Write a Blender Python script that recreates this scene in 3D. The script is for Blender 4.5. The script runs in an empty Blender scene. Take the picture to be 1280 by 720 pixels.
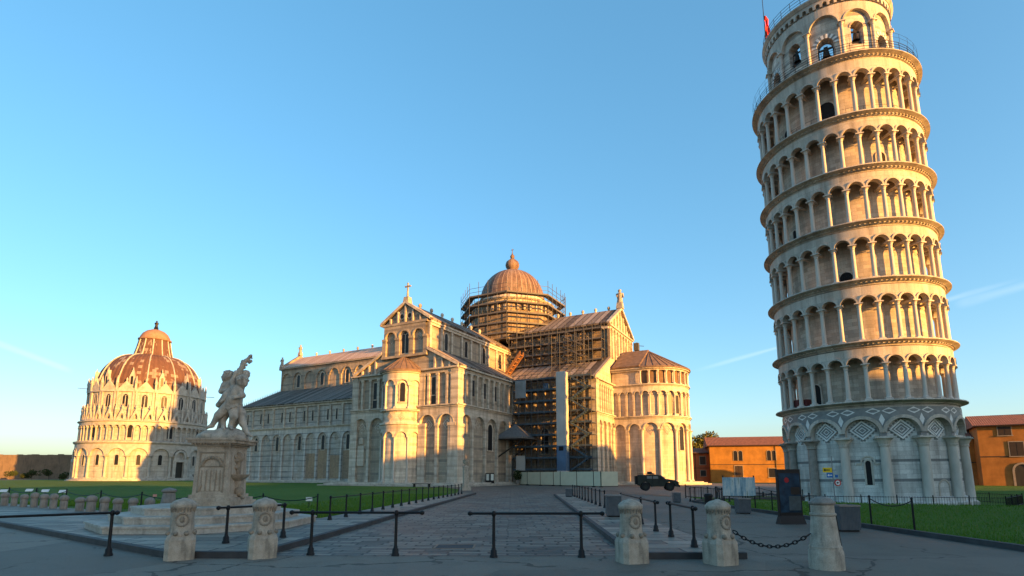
import bpy, bmesh, math, random
import numpy as np
from mathutils import Vector, Matrix
random.seed(7); rng = np.random.default_rng(7)
SC = bpy.context.scene; COL = SC.collection
R = math.radians; PI = math.pi
cos, sin = math.cos, math.sin

# ------------------------------------------------------------------ camera
F, TH, HOR, EYE = 691.0, R(8.59), 593.85, 1.7
PY = HOR - F*math.tan(TH)
cd = bpy.data.cameras.new('camera'); cam = bpy.data.objects.new('camera', cd); COL.objects.link(cam)
cd.sensor_width = 36; cd.lens = 36*F/1280; cd.shift_y = (PY-360)/1280
cd.clip_start = .1; cd.clip_end = 9000
cam.location = (0, 0, EYE); cam.rotation_euler = (PI/2+TH, 0, 0)
SC.camera = cam
# ------------------------------------------------------------------ light
SUN_AZ = (0.763, -0.647); SUN_EL = R(7.2)
def setup_light():
    w = bpy.data.worlds.new('World'); SC.world = w; w.use_nodes = True
    nt = w.node_tree; nt.nodes.clear(); L = nt.links.new
    out = nt.nodes.new('ShaderNodeOutputWorld'); bg = nt.nodes.new('ShaderNodeBackground')
    sky = nt.nodes.new('ShaderNodeTexSky'); sky.sky_type = 'NISHITA'; sky.sun_disc = False
    sky.sun_elevation = SUN_EL; sky.sun_rotation = math.atan2(SUN_AZ[0], SUN_AZ[1])
    sky.altitude = 0; sky.air_density = .9; sky.dust_density = 1.7; sky.ozone_density = 2.6
    bg.inputs[1].default_value = 0.125
    # thin contrails: bands round great circles, broken up by noise
    tc = nt.nodes.new('ShaderNodeTexCoord')
    def math_(op, a, b=None, c=None):
        n = nt.nodes.new('ShaderNodeMath'); n.operation = op
        for i, x in enumerate((a, b, c)):
            if x is None: continue
            if isinstance(x, (int, float)): n.inputs[i].default_value = x
            else: L(x, n.inputs[i])
        return n.outputs[0]
    def ray(u, v):
        d = Vector(((u-640)/F, 1, 0)); yc = (PY-v)/F
        return Vector((d.x, cos(TH)-yc*sin(TH), sin(TH)+yc*cos(TH))).normalized()
    nz = nt.nodes.new('ShaderNodeTexNoise'); nz.inputs['Scale'].default_value = 14; nz.inputs['Detail'].default_value = 5
    L(tc.outputs['Generated'], nz.inputs['Vector'])
    tot = None
    for (a, b, wd, st) in (((860, 466), (1290, 345), .005, .16), ((-40, 415), (95, 466), .006, .16), ((1190, 382), (1300, 352), .009, .12)):
        A, B = ray(*a), ray(*b); n = A.cross(B).normalized(); mid = (A+B).normalized(); half = A.dot(mid)
        def dot(vec):
            q = nt.nodes.new('ShaderNodeVectorMath'); q.operation = 'DOT_PRODUCT'; L(tc.outputs['Generated'], q.inputs[0]); q.inputs[1].default_value = vec
            return q.outputs['Value']
        dd = math_('ADD', math_('ABSOLUTE', dot(n)), math_('MULTIPLY', math_('SUBTRACT', nz.outputs[0], .5), wd*1.6))
        m = nt.nodes.new('ShaderNodeMapRange'); m.interpolation_type = 'SMOOTHSTEP'; L(dd, m.inputs[0]); m.inputs[1].default_value = 0; m.inputs[2].default_value = wd; m.inputs[3].default_value = 1; m.inputs[4].default_value = 0
        e = nt.nodes.new('ShaderNodeMapRange'); e.interpolation_type = 'SMOOTHSTEP'; L(dot(mid), e.inputs[0]); e.inputs[1].default_value = half; e.inputs[2].default_value = half+(1-half)*.6
        t = math_('MULTIPLY', math_('MULTIPLY', m.outputs[0], e.outputs[0]), st)
        t = math_('MULTIPLY', t, nz.outputs[0])
        tot = t if tot is None else math_('MAXIMUM', tot, t)
    mx = nt.nodes.new('ShaderNodeMix'); mx.data_type = 'RGBA'; L(tot, mx.inputs[0]); hs = nt.nodes.new('ShaderNodeHueSaturation'); gm = nt.nodes.new('ShaderNodeGamma'); gm.inputs[1].default_value = .66; L(sky.outputs[0], gm.inputs[0]); hs.inputs['Hue'].default_value = .492; hs.inputs['Saturation'].default_value = 1.34; hs.inputs['Value'].default_value = 1.22; L(gm.outputs[0], hs.inputs['Color']); L(hs.outputs[0], mx.inputs[6]); mx.inputs[7].default_value = (4.2, 4.0, 3.7, 1)
    L(mx.outputs[2], bg.inputs[0]); L(bg.outputs[0], out.inputs[0])
    sd = bpy.data.lights.new('sun', 'SUN'); so = bpy.data.objects.new('sun', sd); COL.objects.link(so)
    sd.energy = 4.6; sd.angle = R(.53); sd.color = (1.0, .445, .085)
    d = Vector((SUN_AZ[0]*cos(SUN_EL), SUN_AZ[1]*cos(SUN_EL), sin(SUN_EL)))
    so.rotation_euler = d.to_track_quat('Z', 'Y').to_euler(); so.location = (60, -40, 60)
setup_light()
vs = SC.view_settings; vs.view_transform = 'Standard'; vs.look = 'None'; vs.gamma = 1; vs.exposure = 1.97; vs.use_curve_mapping = False
SC.cycles.max_bounces = 6; SC.cycles.diffuse_bounces = 3; SC.cycles.glossy_bounces = 2; SC.cycles.transmission_bounces = 2
SC.cycles.use_denoising = True

# ------------------------------------------------------------------ helpers
def px(u, v, Y):
    """point of the vertical plane at distance Y seen in direction (u, v)"""
    yc = (PY-v)/F; dy = cos(TH)-yc*sin(TH); dz = sin(TH)+yc*cos(TH)
    k = Y/dy
    return Vector(((u-640)/F*k, Y, EYE+dz*k))
def gp(u, v, z=0.0):
    yc = (PY-v)/F; dy = cos(TH)-yc*sin(TH); dz = sin(TH)+yc*cos(TH)
    k = (z-EYE)/dz
    return Vector(((u-640)/F*k, dy*k, z))
TOW = Vector((37.62, 58.37, -1.15))
def gh(x, y):
    d = math.hypot(x-TOW.x, y-TOW.y); t = min(1, max(0, (31-d)/20)); return -1.15*t*t*(3-2*t)

class MB:
    def __init__(s): s.v = []; s.f = []; s.cuts = []
    def mark(s): s.cuts.append((len(s.v), len(s.f)))
    def add(s, vs, fs):
        b = len(s.v); s.v += [tuple(p) for p in vs]; s.f += [tuple(i+b for i in f) for f in fs]
    def box(s, c, d, rz=0, tx=1, ty=1):
        """box centre c, size d; top face scaled by tx, ty"""
        x, y, z = d[0]/2, d[1]/2, d[2]/2; cr, sr = cos(rz), sin(rz); vs = []
        for sz in (-1, 1):
            for sx, sy in ((-1, -1), (1, -1), (1, 1), (-1, 1)):
                a = x*sx*(tx if sz > 0 else 1); b = y*sy*(ty if sz > 0 else 1)
                vs.append((c[0]+a*cr-b*sr, c[1]+a*sr+b*cr, c[2]+z*sz))
        s.add(vs, [(3, 2, 1, 0), (4, 5, 6, 7), (0, 1, 5, 4), (1, 2, 6, 5), (2, 3, 7, 6), (3, 0, 4, 7)])
    def prism(s, poly, z0, z1):
        n = len(poly)
        s.add([(p[0], p[1], z0) for p in poly]+[(p[0], p[1], z1) for p in poly],
              [tuple(range(n-1, -1, -1)), tuple(range(n, 2*n))]+[(i, (i+1) % n, n+(i+1) % n, n+i) for i in range(n)])
    def extr(s, pts, off):
        """closed 3-D polygon pts extruded by vector off"""
        n = len(pts); off = Vector(off); P = [Vector(p) for p in pts]
        s.add(P+[p+off for p in P], [tuple(range(n-1, -1, -1)), tuple(range(n, 2*n))]+[(i, (i+1) % n, n+(i+1) % n, n+i) for i in range(n)])
    def tube(s, p0, p1, r0, r1=None, n=6, cap=True):
        r1 = r0 if r1 is None else r1; p0 = Vector(p0); p1 = Vector(p1); d = (p1-p0)
        if d.length < 1e-6: return
        d.normalize(); a = d.orthogonal().normalized(); b = d.cross(a)
        vs = [p+(a*cos(2*PI*i/n)+b*sin(2*PI*i/n))*r for p, r in ((p0, r0), (p1, r1)) for i in range(n)]
        fs = [(i, (i+1) % n, n+(i+1) % n, n+i) for i in range(n)]
        if cap: fs += [tuple(range(n-1, -1, -1)), tuple(range(n, 2*n))]
        s.add(vs, fs)
    def path(s, pts, r, n=6):
        for a, b in zip(pts, pts[1:]): s.tube(a, b, r, n=n)
    def lathe(s, prof, n=24, c=(0, 0, 0), a0=0, a1=2*PI, sx=1, sy=1):
        full = abs(a1-a0-2*PI) < 1e-6; m = n if full else n+1; vs = []
        for r, z in prof:
            for i in range(m):
                a = a0+(a1-a0)*i/n; vs.append((c[0]+r*cos(a)*sx, c[1]+r*sin(a)*sy, c[2]+z))
        fs = []
        for k in range(len(prof)-1):
            for i in range(n):
                j = (i+1) % m; fs.append((k*m+i, k*m+j, (k+1)*m+j, (k+1)*m+i))
        s.add(vs, fs)
    def mbox(s, M, s0, s1, z0, z1, d0, d1, n=1):
        """box in mapped wall coordinates"""
        vs = []
        for i in range(n+1):
            q = s0+(s1-s0)*i/n; vs += [M(q, z0, d0), M(q, z0, d1), M(q, z1, d1), M(q, z1, d0)]
        fs = [(0, 1, 2, 3), (4*n+3, 4*n+2, 4*n+1, 4*n)]
        for i in range(n):
            b = 4*i
            for k in range(4): fs.append((b+k, b+4+k, b+4+(k+1) % 4, b+(k+1) % 4))
        s.add(vs, fs)
    def arcade(s, M, s0, s1, nb, zs, zt, rf, d0, d1, seg=8, zb=None, mould=.1, mp=.07, stilt=0, closed_back=True, edges=1):
        """wall strip between spring line zs and zt pierced by nb round arches (and piers down to zb)"""
        bw = (s1-s0)/nb; r = rf*bw/2
        for k in range(nb):
            c = s0+(k+.5)*bw; A = [(c-r*cos(PI*i/seg), zs+stilt+r*sin(PI*i/seg)) for i in range(seg+1)]
            for (dd, flip) in ((d1, 0), (d0, 1)):
                if flip and not closed_back: continue
                for i in range(seg):
                    a, b = A[i], A[i+1]
                    q = [M(a[0], a[1], dd), M(b[0], b[1], dd), M(b[0], zt, dd), M(a[0], zt, dd)]
                    s.add(q, [(3, 2, 1, 0) if flip else (0, 1, 2, 3)])
                lo = zs if zb is None else zb
                for (a, b) in ((c-bw/2, c-r), (c+r, c+bw/2)):
                    if b-a < 1e-4: continue
                    s.add([M(a, lo, dd), M(b, lo, dd), M(b, zt, dd), M(a, zt, dd)], [(3, 2, 1, 0) if flip else (0, 1, 2, 3)])
            for i in range(seg):
                a, b = A[i], A[i+1]; s.add([M(a[0], a[1], d1), M(a[0], a[1], d0), M(b[0], b[1], d0), M(b[0], b[1], d1)], [(0, 1, 2, 3)])
            lo = zs if zb is None else zb
            for q in (c-r, c+r): s.add([M(q, lo, d0), M(q, lo, d1), M(q, zs+stilt, d1), M(q, zs+stilt, d0)], [(0, 1, 2, 3)])
            for (a, b) in ((c-bw/2, c-r), (c+r, c+bw/2)):
                s.add([M(a, lo, d0), M(b, lo, d0), M(b, lo, d1), M(a, lo, d1)], [(0, 1, 2, 3)])
            if mould:
                vs = []; ro = r+mould
                for i in range(seg+1):
                    ca, sa = -cos(PI*i/seg), sin(PI*i/seg); z0 = zs+stilt
                    vs += [M(c+r*ca, z0+r*sa, d1), M(c+r*ca, z0+r*sa, d1+mp), M(c+ro*ca, z0+ro*sa, d1+mp), M(c+ro*ca, z0+ro*sa, d1)]
                fs = []
                for i in range(seg):
                    for q in range(3): fs.append((4*i+q, 4*i+4+q, 4*i+5+q, 4*i+1+q))
                s.add(vs, fs)
        s.add([M(s0, zt, d0), M(s0, zt, d1)], [])
        n = nb*2
        for i in range(n):
            a = s0+(s1-s0)*i/n; b = s0+(s1-s0)*(i+1)/n
            s.add([M(a, zt, d1), M(b, zt, d1), M(b, zt, d0), M(a, zt, d0)], [(0, 1, 2, 3)])
    def arched(s, M, c, w, z0, z1, d0, d1, seg=8):
        """solid arched slab (round head) at wall position c"""
        r = w/2; P = [(c-r, z0), (c+r, z0)]+[(c+r*cos(PI*i/seg), z1-r+r*sin(PI*i/seg)) for i in range(seg+1)]
        n = len(P); s.add([M(a, b, d0) for a, b in P]+[M(a, b, d1) for a, b in P], [tuple(range(n, 2*n))]+[(i, (i+1) % n, n+(i+1) % n, n+i) for i in range(n)])
    def archband(s, M, c, w, z0, z1, t, d0, d1, seg=8):
        """arched surround of width t round an opening w"""
        r = w/2; zc = z1-r
        I = [(c-r, z0)]+[(c-r*cos(PI*i/seg), zc+r*sin(PI*i/seg)) for i in range(seg+1)]+[(c+r, z0)]
        O = [(c-r-t, z0)]+[(c-(r+t)*cos(PI*i/seg), zc+(r+t)*sin(PI*i/seg)) for i in range(seg+1)]+[(c+r+t, z0)]
        n = len(I); vs = []
        for i in range(n): vs += [M(*I[i], d0), M(*I[i], d1), M(*O[i], d1), M(*O[i], d0)]
        fs = []
        for i in range(n-1):
            for q in range(3): fs.append((4*i+q, 4*i+4+q, 4*i+5+q, 4*i+1+q))
        s.add(vs, fs)
    def build(s, name, mat, parent=None, smooth=False, angle=40):
        me = bpy.data.meshes.new(name); me.from_pydata(s.v, [], s.f); me.validate(); me.update()
        bm = bmesh.new(); bm.from_mesh(me); bmesh.ops.remove_doubles(bm, verts=bm.verts, dist=1e-4)
        bmesh.ops.recalc_face_normals(bm, faces=bm.faces); bm.to_mesh(me); bm.free()
        if mat is not None: me.materials.append(mat)
        o = bpy.data.objects.new(name, me); COL.objects.link(o)
        if parent is not None: o.parent = parent
        if smooth:
            for p in me.polygons: p.use_smooth = True
            if angle < 180: me.set_sharp_from_angle(angle=R(angle))
        return o
def build_each(m, name, mat, parent, smooth=False):
    """one mesh object per piece marked with m.mark()"""
    ends = m.cuts[1:]+[(len(m.v), len(m.f))]
    for (v0, f0), (v1, f1) in zip(m.cuts, ends):
        q = MB(); q.v = m.v[v0:v1]; q.f = [tuple(i-v0 for i in f) for f in m.f[f0:f1]]
        if q.f: q.build(name, mat, parent, smooth)
def flat(o, d, n):
    o = Vector(o); d = Vector((d[0], d[1], 0)); n = Vector((n[0], n[1], 0))
    return lambda s, z, e: o+d*s+n*e+Vector((0, 0, z))
def cyl(c, r, a0=0.0):
    """s is arc length at radius r, counted from angle a0"""
    return lambda s, z, e: Vector((c[0]+(r+e)*cos(a0+s/r), c[1]+(r+e)*sin(a0+s/r), z))
def tag(o, label, cat, group=None, kind=None):
    o['label'] = label; o['category'] = cat
    if group: o['group'] = group
    if kind: o['kind'] = kind
    return o
def empty(name, loc=(0, 0, 0), rz=0, label=None, cat=None, group=None):
    o = bpy.data.objects.new(name, None); COL.objects.link(o); o.location = loc; o.rotation_euler = (0, 0, rz); o.empty_display_size = .2
    if label: tag(o, label, cat, group)
    return o
def setting(o): o['kind'] = 'structure'; return o
def put(o, parent, loc=(0, 0, 0), rz=0, name=None):
    c = o.copy(); COL.objects.link(c); c.parent = parent; c.location = loc; c.rotation_euler = (0, 0, rz)
    if name: c.name = name
    return c
KIDS = {}
def copy_tree(o, parent=None):
    c = o.copy(); COL.objects.link(c); c.parent = parent
    for ch in o.children: copy_tree(ch, c)
    return c

# ------------------------------------------------------------------ materials
class NT:
    def __init__(s, name):
        s.m = bpy.data.materials.new(name); s.m.use_nodes = True; s.t = s.m.node_tree; s.b = s.t.nodes['Principled BSDF']
        s.tc = s.t.nodes.new('ShaderNodeTexCoord')
    def n(s, k, **kw):
        q = s.t.nodes.new(k)
        for a, v in kw.items(): setattr(q, a, v)
        return q
    def L(s, a, b): s.t.links.new(a, b)
    def math(s, op, a, b=None, c=None):
        q = s.n('ShaderNodeMath', operation=op)
        for i, x in enumerate((a, b, c)):
            if x is None: continue
            if isinstance(x, (int, float)): q.inputs[i].default_value = x
            else: s.L(x, q.inputs[i])
        return q.outputs[0]
    def map(s, sc=(1, 1, 1), rot=(0, 0, 0), src=None):
        q = s.n('ShaderNodeMapping'); q.inputs['Scale'].default_value = sc; q.inputs['Rotation'].default_value = rot
        s.L(src or s.tc.outputs['Object'], q.inputs[0]); return q.outputs[0]
    def noise(s, scale, detail=4, vec=None, rough=.55):
        q = s.n('ShaderNodeTexNoise'); q.inputs['Scale'].default_value = scale; q.inputs['Detail'].default_value = detail; q.inputs['Roughness'].default_value = rough
        s.L(vec or s.tc.outputs['Object'], q.inputs['Vector']); return q.outputs[0]
    def ramp(s, fac, stops):
        q = s.n('ShaderNodeValToRGB'); e = q.color_ramp.elements
        while len(e) > len(stops): e.remove(e[-1])
        while len(e) < len(stops): e.new(.5)
        for i, (p, c) in enumerate(stops):
            e[i].position = p; e[i].color = (*c, 1) if isinstance(c, tuple) else (c, c, c, 1)
        s.L(fac, q.inputs[0]); return q.outputs[0]
    def mix(s, fac, a, b, mode='MIX'):
        q = s.n('ShaderNodeMix', data_type='RGBA', blend_type=mode)
        for i, x in ((0, fac), (6, a), (7, b)):
            if isinstance(x, (int, float)): q.inputs[i].default_value = x
            elif isinstance(x, tuple): q.inputs[i].default_value = (*x, 1)
            else: s.L(x, q.inputs[i])
        return q.outputs[2]
    def done(s, col, rough=.8, bump=None, bs=.3, bd=.02, metal=0, spec=.3):
        if isinstance(col, tuple): s.b.inputs['Base Color'].default_value = (*col, 1)
        else: s.L(col, s.b.inputs['Base Color'])
        if isinstance(rough, (int, float)): s.b.inputs['Roughness'].default_value = rough
        else: s.L(rough, s.b.inputs['Roughness'])
        s.b.inputs['Metallic'].default_value = metal; s.b.inputs['Specular IOR Level'].default_value = spec
        if bump is not None:
            q = s.n('ShaderNodeBump'); q.inputs['Strength'].default_value = bs; q.inputs['Distance'].default_value = bd
            s.L(bump, q.inputs['Height']); s.L(q.outputs[0], s.b.inputs['Normal'])
        return s.m
def m_plain(name, col, rough=.7, var=.25, scale=3, bd=.01, metal=0, spec=.3, streak=False):
    t = NT(name); nz = t.noise(scale, 5, t.map((1, 1, .25)) if streak else None)
    c = t.mix(1, col, t.ramp(nz, [(.25, 1-var), (.75, 1+var*.6)]), 'MULTIPLY')
    return t.done(c, rough, nz, .3, bd, metal, spec)
def m_stone(name, base, dark, bw=1.1, rh=.42, mode='flat', rad=1, bands=None, period=None, stain=.35, warm=(.5, .33, .18), rough=.75, var=.2, bandmix=.75, cx=0, cy=0):
    """coursed marble: blocks of slightly different tone, dark courses, stains, streaks of grime"""
    t = NT(name); sp = t.n('ShaderNodeSeparateXYZ'); t.L(t.tc.outputs['Object'], sp.inputs[0]); x, y, z = sp.outputs
    if mode == 'flat': h = t.math('ADD', x, y)
    else: h = t.math('MULTIPLY', t.math('ARCTAN2', t.math('SUBTRACT', y, cy), t.math('SUBTRACT', x, cx)), rad)
    cb = t.n('ShaderNodeCombineXYZ'); t.L(h, cb.inputs[0]); t.L(z, cb.inputs[1])
    br = t.n('ShaderNodeTexBrick'); br.offset = .5; br.inputs['Scale'].default_value = 1; br.inputs['Brick Width'].default_value = bw; br.inputs['Row Height'].default_value = rh
    br.inputs['Mortar Size'].default_value = .012; br.inputs['Bias'].default_value = 0; t.L(cb.outputs[0], br.inputs['Vector'])
    lo = tuple(c*(1-var) for c in base); hi = tuple(min(1, c*(1+var*.35)) for c in base)
    br.inputs['Color1'].default_value = (*hi, 1); br.inputs['Color2'].default_value = (*lo, 1); br.inputs['Mortar'].default_value = (*[c*.55 for c in base], 1)
    col = br.outputs['Color']
    if period:
        P, wd, ph = period
        f = t.math('FRACT', t.math('MULTIPLY', t.math('ADD', z, ph), 1/P)); k = t.math('LESS_THAN', f, wd/P)
        bn = t.noise(.25, 2); k = t.math('MULTIPLY', k, t.ramp(bn, [(.3, .35), (.65, 1.0)]))
        col = t.mix(t.math('MULTIPLY', k, bandmix), col, dark)
    for (a, b) in bands or []:
        k = t.math('MULTIPLY', t.math('GREATER_THAN', z, a), t.math('LESS_THAN', z, b)); col = t.mix(t.math('MULTIPLY', k, .9), col, dark)
    n1 = t.noise(.35, 6, None, .65); col = t.mix(t.ramp(n1, [(.45, 0), (.72, stain)]), col, tuple(warm))
    n2 = t.noise(1.3, 5, t.map((1, 1, .12)), .6); col = t.mix(t.ramp(n2, [(.46, 0), (.72, .6)]), col, (.12, .105, .09))
    n3 = t.noise(9, 4); col = t.mix(1, col, t.ramp(n3, [(.3, .86), (.7, 1.06)]), 'MULTIPLY')
    hh = t.math('ADD', t.math('MULTIPLY', br.outputs['Fac'], -1.0), t.math('MULTIPLY', n3, .8))
    return t.done(col, rough, hh, .5, .02)
def m_roof(name, c1, c2, sx=1.0, ax='x', rough=.7):
    """roof sheets with ribs and blotchy patina"""
    t = NT(name); sp = t.n('ShaderNodeSeparateXYZ'); t.L(t.tc.outputs['Object'], sp.inputs[0])
    a = sp.outputs[0 if ax == 'x' else 1]
    st = t.math('FLOOR', t.math('MULTIPLY', a, 1/sx)); wn = t.n('ShaderNodeTexWhiteNoise', noise_dimensions='1D'); t.L(st, wn.inputs['W'])
    nz = t.noise(.8, 6, None, .65)
    k = t.math('ADD', t.math('MULTIPLY', wn.outputs[0], .6), t.math('MULTIPLY', nz, .55))
    col = t.mix(t.ramp(k, [(.25, 0), (.85, 1)]), c1, c2)
    fr = t.math('FRACT', t.math('MULTIPLY', a, 1/sx)); rib = t.math('LESS_THAN', fr, .2)
    col = t.mix(t.math('MULTIPLY', rib, .7), col, tuple(c*.35 for c in c1))
    return t.done(col, rough, t.math('ADD', rib, t.math('MULTIPLY', nz, .4)), .6, .06, 0, .12)
def m_tile(name, c1, c2):
    t = NT(name); sp = t.n('ShaderNodeSeparateXYZ'); t.L(t.tc.outputs['Object'], sp.inputs[0])
    w = t.math('SINE', t.math('MULTIPLY', sp.outputs[0], 2*PI/.3)); w2 = t.math('SINE', t.math('MULTIPLY', sp.outputs[1], 2*PI/.4))
    nz = t.noise(2.2, 6, None, .7); col = t.mix(t.ramp(nz, [(.3, 0), (.7, 1)]), c1, c2)
    return t.done(col, .85, t.math('ADD', w, t.math('MULTIPLY', w2, .5)), .7, .05)
def m_plaster(name, col, var=.2):
    t = NT(name); n1 = t.noise(.45, 6, None, .65); n2 = t.noise(1.4, 5, t.map((1, 1, .15)))
    c = t.mix(1, col, t.ramp(n1, [(.3, 1-var), (.7, 1+var*.5)]), 'MULTIPLY'); c = t.mix(t.ramp(n2, [(.55, 0), (.8, .35)]), c, tuple(q*.4 for q in col))
    return t.done(c, .9, t.noise(20, 3), .2, .01)
MAT = {}
MA = MAT
MA['cath'] = m_stone('cathedral marble', (.37, .31, .235), (.13, .115, .10), 1.3, .5, period=(2.0, .42, .3), bandmix=.75, stain=.5, warm=(.27, .19, .12))
MA['cath_trim'] = m_stone('cathedral trim marble', (.54, .475, .385), (.22, .19, .155), 1.6, .5, period=(1.5, .4, .1), bandmix=.5, stain=.35, warm=(.42, .31, .2))
MA['nave'] = m_stone('nave aisle marble', (.42, .395, .35), (.11, .115, .12), 1.3, .42, period=(1.26, .3, .2), bandmix=.8, stain=.4, warm=(.40, .27, .16))
MA['choir'] = m_stone('shade-darkened choir stone', (.31, .245, .175), (.09, .075, .06), 1.1, .5, stain=.6, warm=(.14, .09, .055), var=.35)  # choir stone darkened in colour to carry the shade of the scaffold decks
MA['nave_trim'] = m_stone('nave arcade marble', (.56, .525, .47), (.16, .165, .17), 1.3, .42, period=(1.26, .26, .2), bandmix=.7, stain=.3, warm=(.40, .28, .18))
MA['apse'] = m_stone('apse marble', (.56, .47, .36), (.3, .26, .22), 1.1, .5, mode='cyl', rad=7, cx=30.7, stain=.35, warm=(.45, .30, .18), period=(2.5, .4, .2), bandmix=.25)
MA['tower'] = m_stone('tower wall marble', (.47, .41, .335), (.28, .25, .22), .95, .38, mode='cyl', rad=6.3, stain=.45, warm=(.40, .27, .17), var=.3)
MA['tower_base'] = m_stone('tower base marble', (.63, .615, .575), (.14, .15, .155), 1.15, .42, mode='cyl', rad=7.45, bands=((2.25, 2.5), (4.05, 4.3)), stain=.22, warm=(.45, .36, .26), var=.24)
MA['tower_trim'] = m_stone('tower trim marble', (.50, .45, .385), (.3, .3, .3), .8, 2, mode='cyl', rad=8, stain=.4, warm=(.40, .30, .2))
MA['column'] = m_plain('column marble', (.50, .45, .39), .6, .3, 1.6, streak=True)
MA['granite'] = m_plain('grey granite shaft', (.25, .22, .19), .55, .3, 2.5)
MA['grey_inlay'] = m_plain('grey inlay stone', (.20, .205, .20), .6, .3, 2)
MA['white_inlay'] = m_plain('white inlay stone', (.66, .65, .62), .6, .2, 2)
MA['bap'] = m_stone('baptistery marble', (.44, .415, .365), (.22, .22, .21), 1.3, .5, mode='cyl', rad=17, period=(1.5, .2, .4), bandmix=.7, stain=.3, warm=(.42, .32, .2))
MA['bap_trim'] = m_plain('baptistery carved marble', (.385, .355, .305), .7, .35, .8)
def bap_dome():
    t = NT('baptistery dome plates'); sp = t.n('ShaderNodeSeparateXYZ'); t.L(t.tc.outputs['Object'], sp.inputs[0]); x, y, z = sp.outputs
    a = t.math('MULTIPLY', t.math('ARCTAN2', y, x), 11); cb = t.n('ShaderNodeCombineXYZ'); t.L(a, cb.inputs[0]); t.L(z, cb.inputs[1])
    vo = t.n('ShaderNodeTexBrick'); vo.inputs['Scale'].default_value = 1; vo.inputs['Brick Width'].default_value = .9; vo.inputs['Row Height'].default_value = 1.0; vo.inputs['Mortar Size'].default_value = .02
    vo.inputs['Color1'].default_value = (0, 0, 0, 1); vo.inputs['Color2'].default_value = (1, 1, 1, 1); t.L(cb.outputs[0], vo.inputs['Vector'])
    nz = t.noise(.16, 4); k = t.math('ADD', t.math('MULTIPLY', vo.outputs['Color'], .32), nz)
    # the side towards the square keeps its old lead plates, the rest is red tile
    k = t.math('ADD', k, t.math('MULTIPLY', z, -.004))
    f = t.ramp(k, [(.60, 0), (.64, 1)])
    n3 = t.noise(1.2, 5, t.map((1, 1, .3))); red = t.mix(n3, (.055, .030, .022), (.15, .075, .05))
    col = t.mix(f, red, t.mix(n3, (.15, .115, .092), (.30, .24, .195)))
    return t.done(col, .75, t.math('ADD', f, t.math('SINE', t.math('MULTIPLY', a, 6))), .5, .08)
MA['bap_dome'] = bap_dome()
MA['tile'] = m_tile('red clay tiles', (.11, .045, .03), (.27, .12, .075))
MA['lead_x'] = m_roof('lead roof sheets', (.07, .055, .045), (.36, .29, .235), 1.3, 'x')
MA['lead_y'] = m_roof('lead roof sheets of the transept', (.07, .055, .045), (.34, .28, .23), 1.3, 'y')
MA['slate'] = m_roof('weathered dark aisle roof', (.075, .07, .062), (.20, .185, .165), 1.0, 'x', .95)
MA['pinktile'] = m_roof('pale pink nave roof', (.40, .27, .20), (.55, .42, .33), .9, 'x')
MA['cone'] = m_plain('apse cone roof tiles', (.17, .115, .085), .8, .45, 1.2, .04)
def dome_lead():
    t = NT('cathedral dome lead'); sp = t.n('ShaderNodeSeparateXYZ'); t.L(t.tc.outputs['Object'], sp.inputs[0])
    a = t.math('MULTIPLY', t.math('ARCTAN2', sp.outputs[1], sp.outputs[0]), 40/(2*PI)); st = t.math('FLOOR', a)
    wn = t.n('ShaderNodeTexWhiteNoise', noise_dimensions='1D'); t.L(st, wn.inputs['W'])
    nz = t.noise(1.1, 6, t.map((1, 1, .4)), .7); k = t.math('ADD', t.math('MULTIPLY', wn.outputs[0], .3), nz)
    col = t.ramp(k, [(.3, (.05, .030, .022)), (.6, (.125, .078, .054)), (.9, (.24, .175, .13))])
    fr = t.math('ABSOLUTE', t.math('SUBTRACT', t.math('FRACT', a), .5)); rib = t.math('GREATER_THAN', fr, .4)
    col = t.mix(t.math('MULTIPLY', rib, .5), col, (.40, .29, .22))
    return t.done(col, .6, rib, .7, .1)
MA['dome'] = dome_lead()
MA['canopy'] = m_plain('grey canopy sheet', (.15, .145, .14), .9, .3, 2, .01, 0, .1)
MA['dark'] = m_plain('dark opening', (.012, .012, .013), .9, .2, 2)
MA['glass'] = m_plain('dark window glass', (.012, .013, .015), .4, .3, 2, 0, 0, .25)
MA['iron'] = m_plain('black painted iron', (.006, .006, .007), .55, .3, 20, .002, 0, .25)
MA['steel'] = m_plain('galvanised scaffold tube', (.085, .085, .085), .6, .3, 4, 0, .2)
MA['deck'] = m_plain('scaffold decking', (.13, .12, .11), .8, .3, 2)
MA['deck_blue'] = m_plain('blue painted scaffold toe board', (.055, .085, .11), .6, .3, 2)
MA['panel'] = m_plain('pale green hoarding sheet', (.54, .52, .38), .7, .12, 1.0)
MA['hoist'] = m_plain('grey white hoist sheeting', (.44, .42, .39), .7, .2, .5)
MA['hoist_blue'] = m_plain('blue hoist sheeting', (.07, .13, .22), .6, .3, .4)
MA['bronze'] = m_plain('bronze', (.03, .025, .02), .45, .3, 4, .01, .6)
MA['wood'] = m_plain('dark wooden door', (.03, .028, .022), .6, .4, 3, streak=True)
MA['ochre'] = m_plaster('ochre plaster', (.31, .15, .03), .4); MA['red_plaster'] = m_plaster('red plaster', (.36, .11, .045)); MA['ochre2'] = m_plaster('dull ochre plaster', (.33, .14, .033), .4)
MA['shutter'] = m_plain('brown shutter', (.035, .024, .018), .6, .2, 3)
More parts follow.
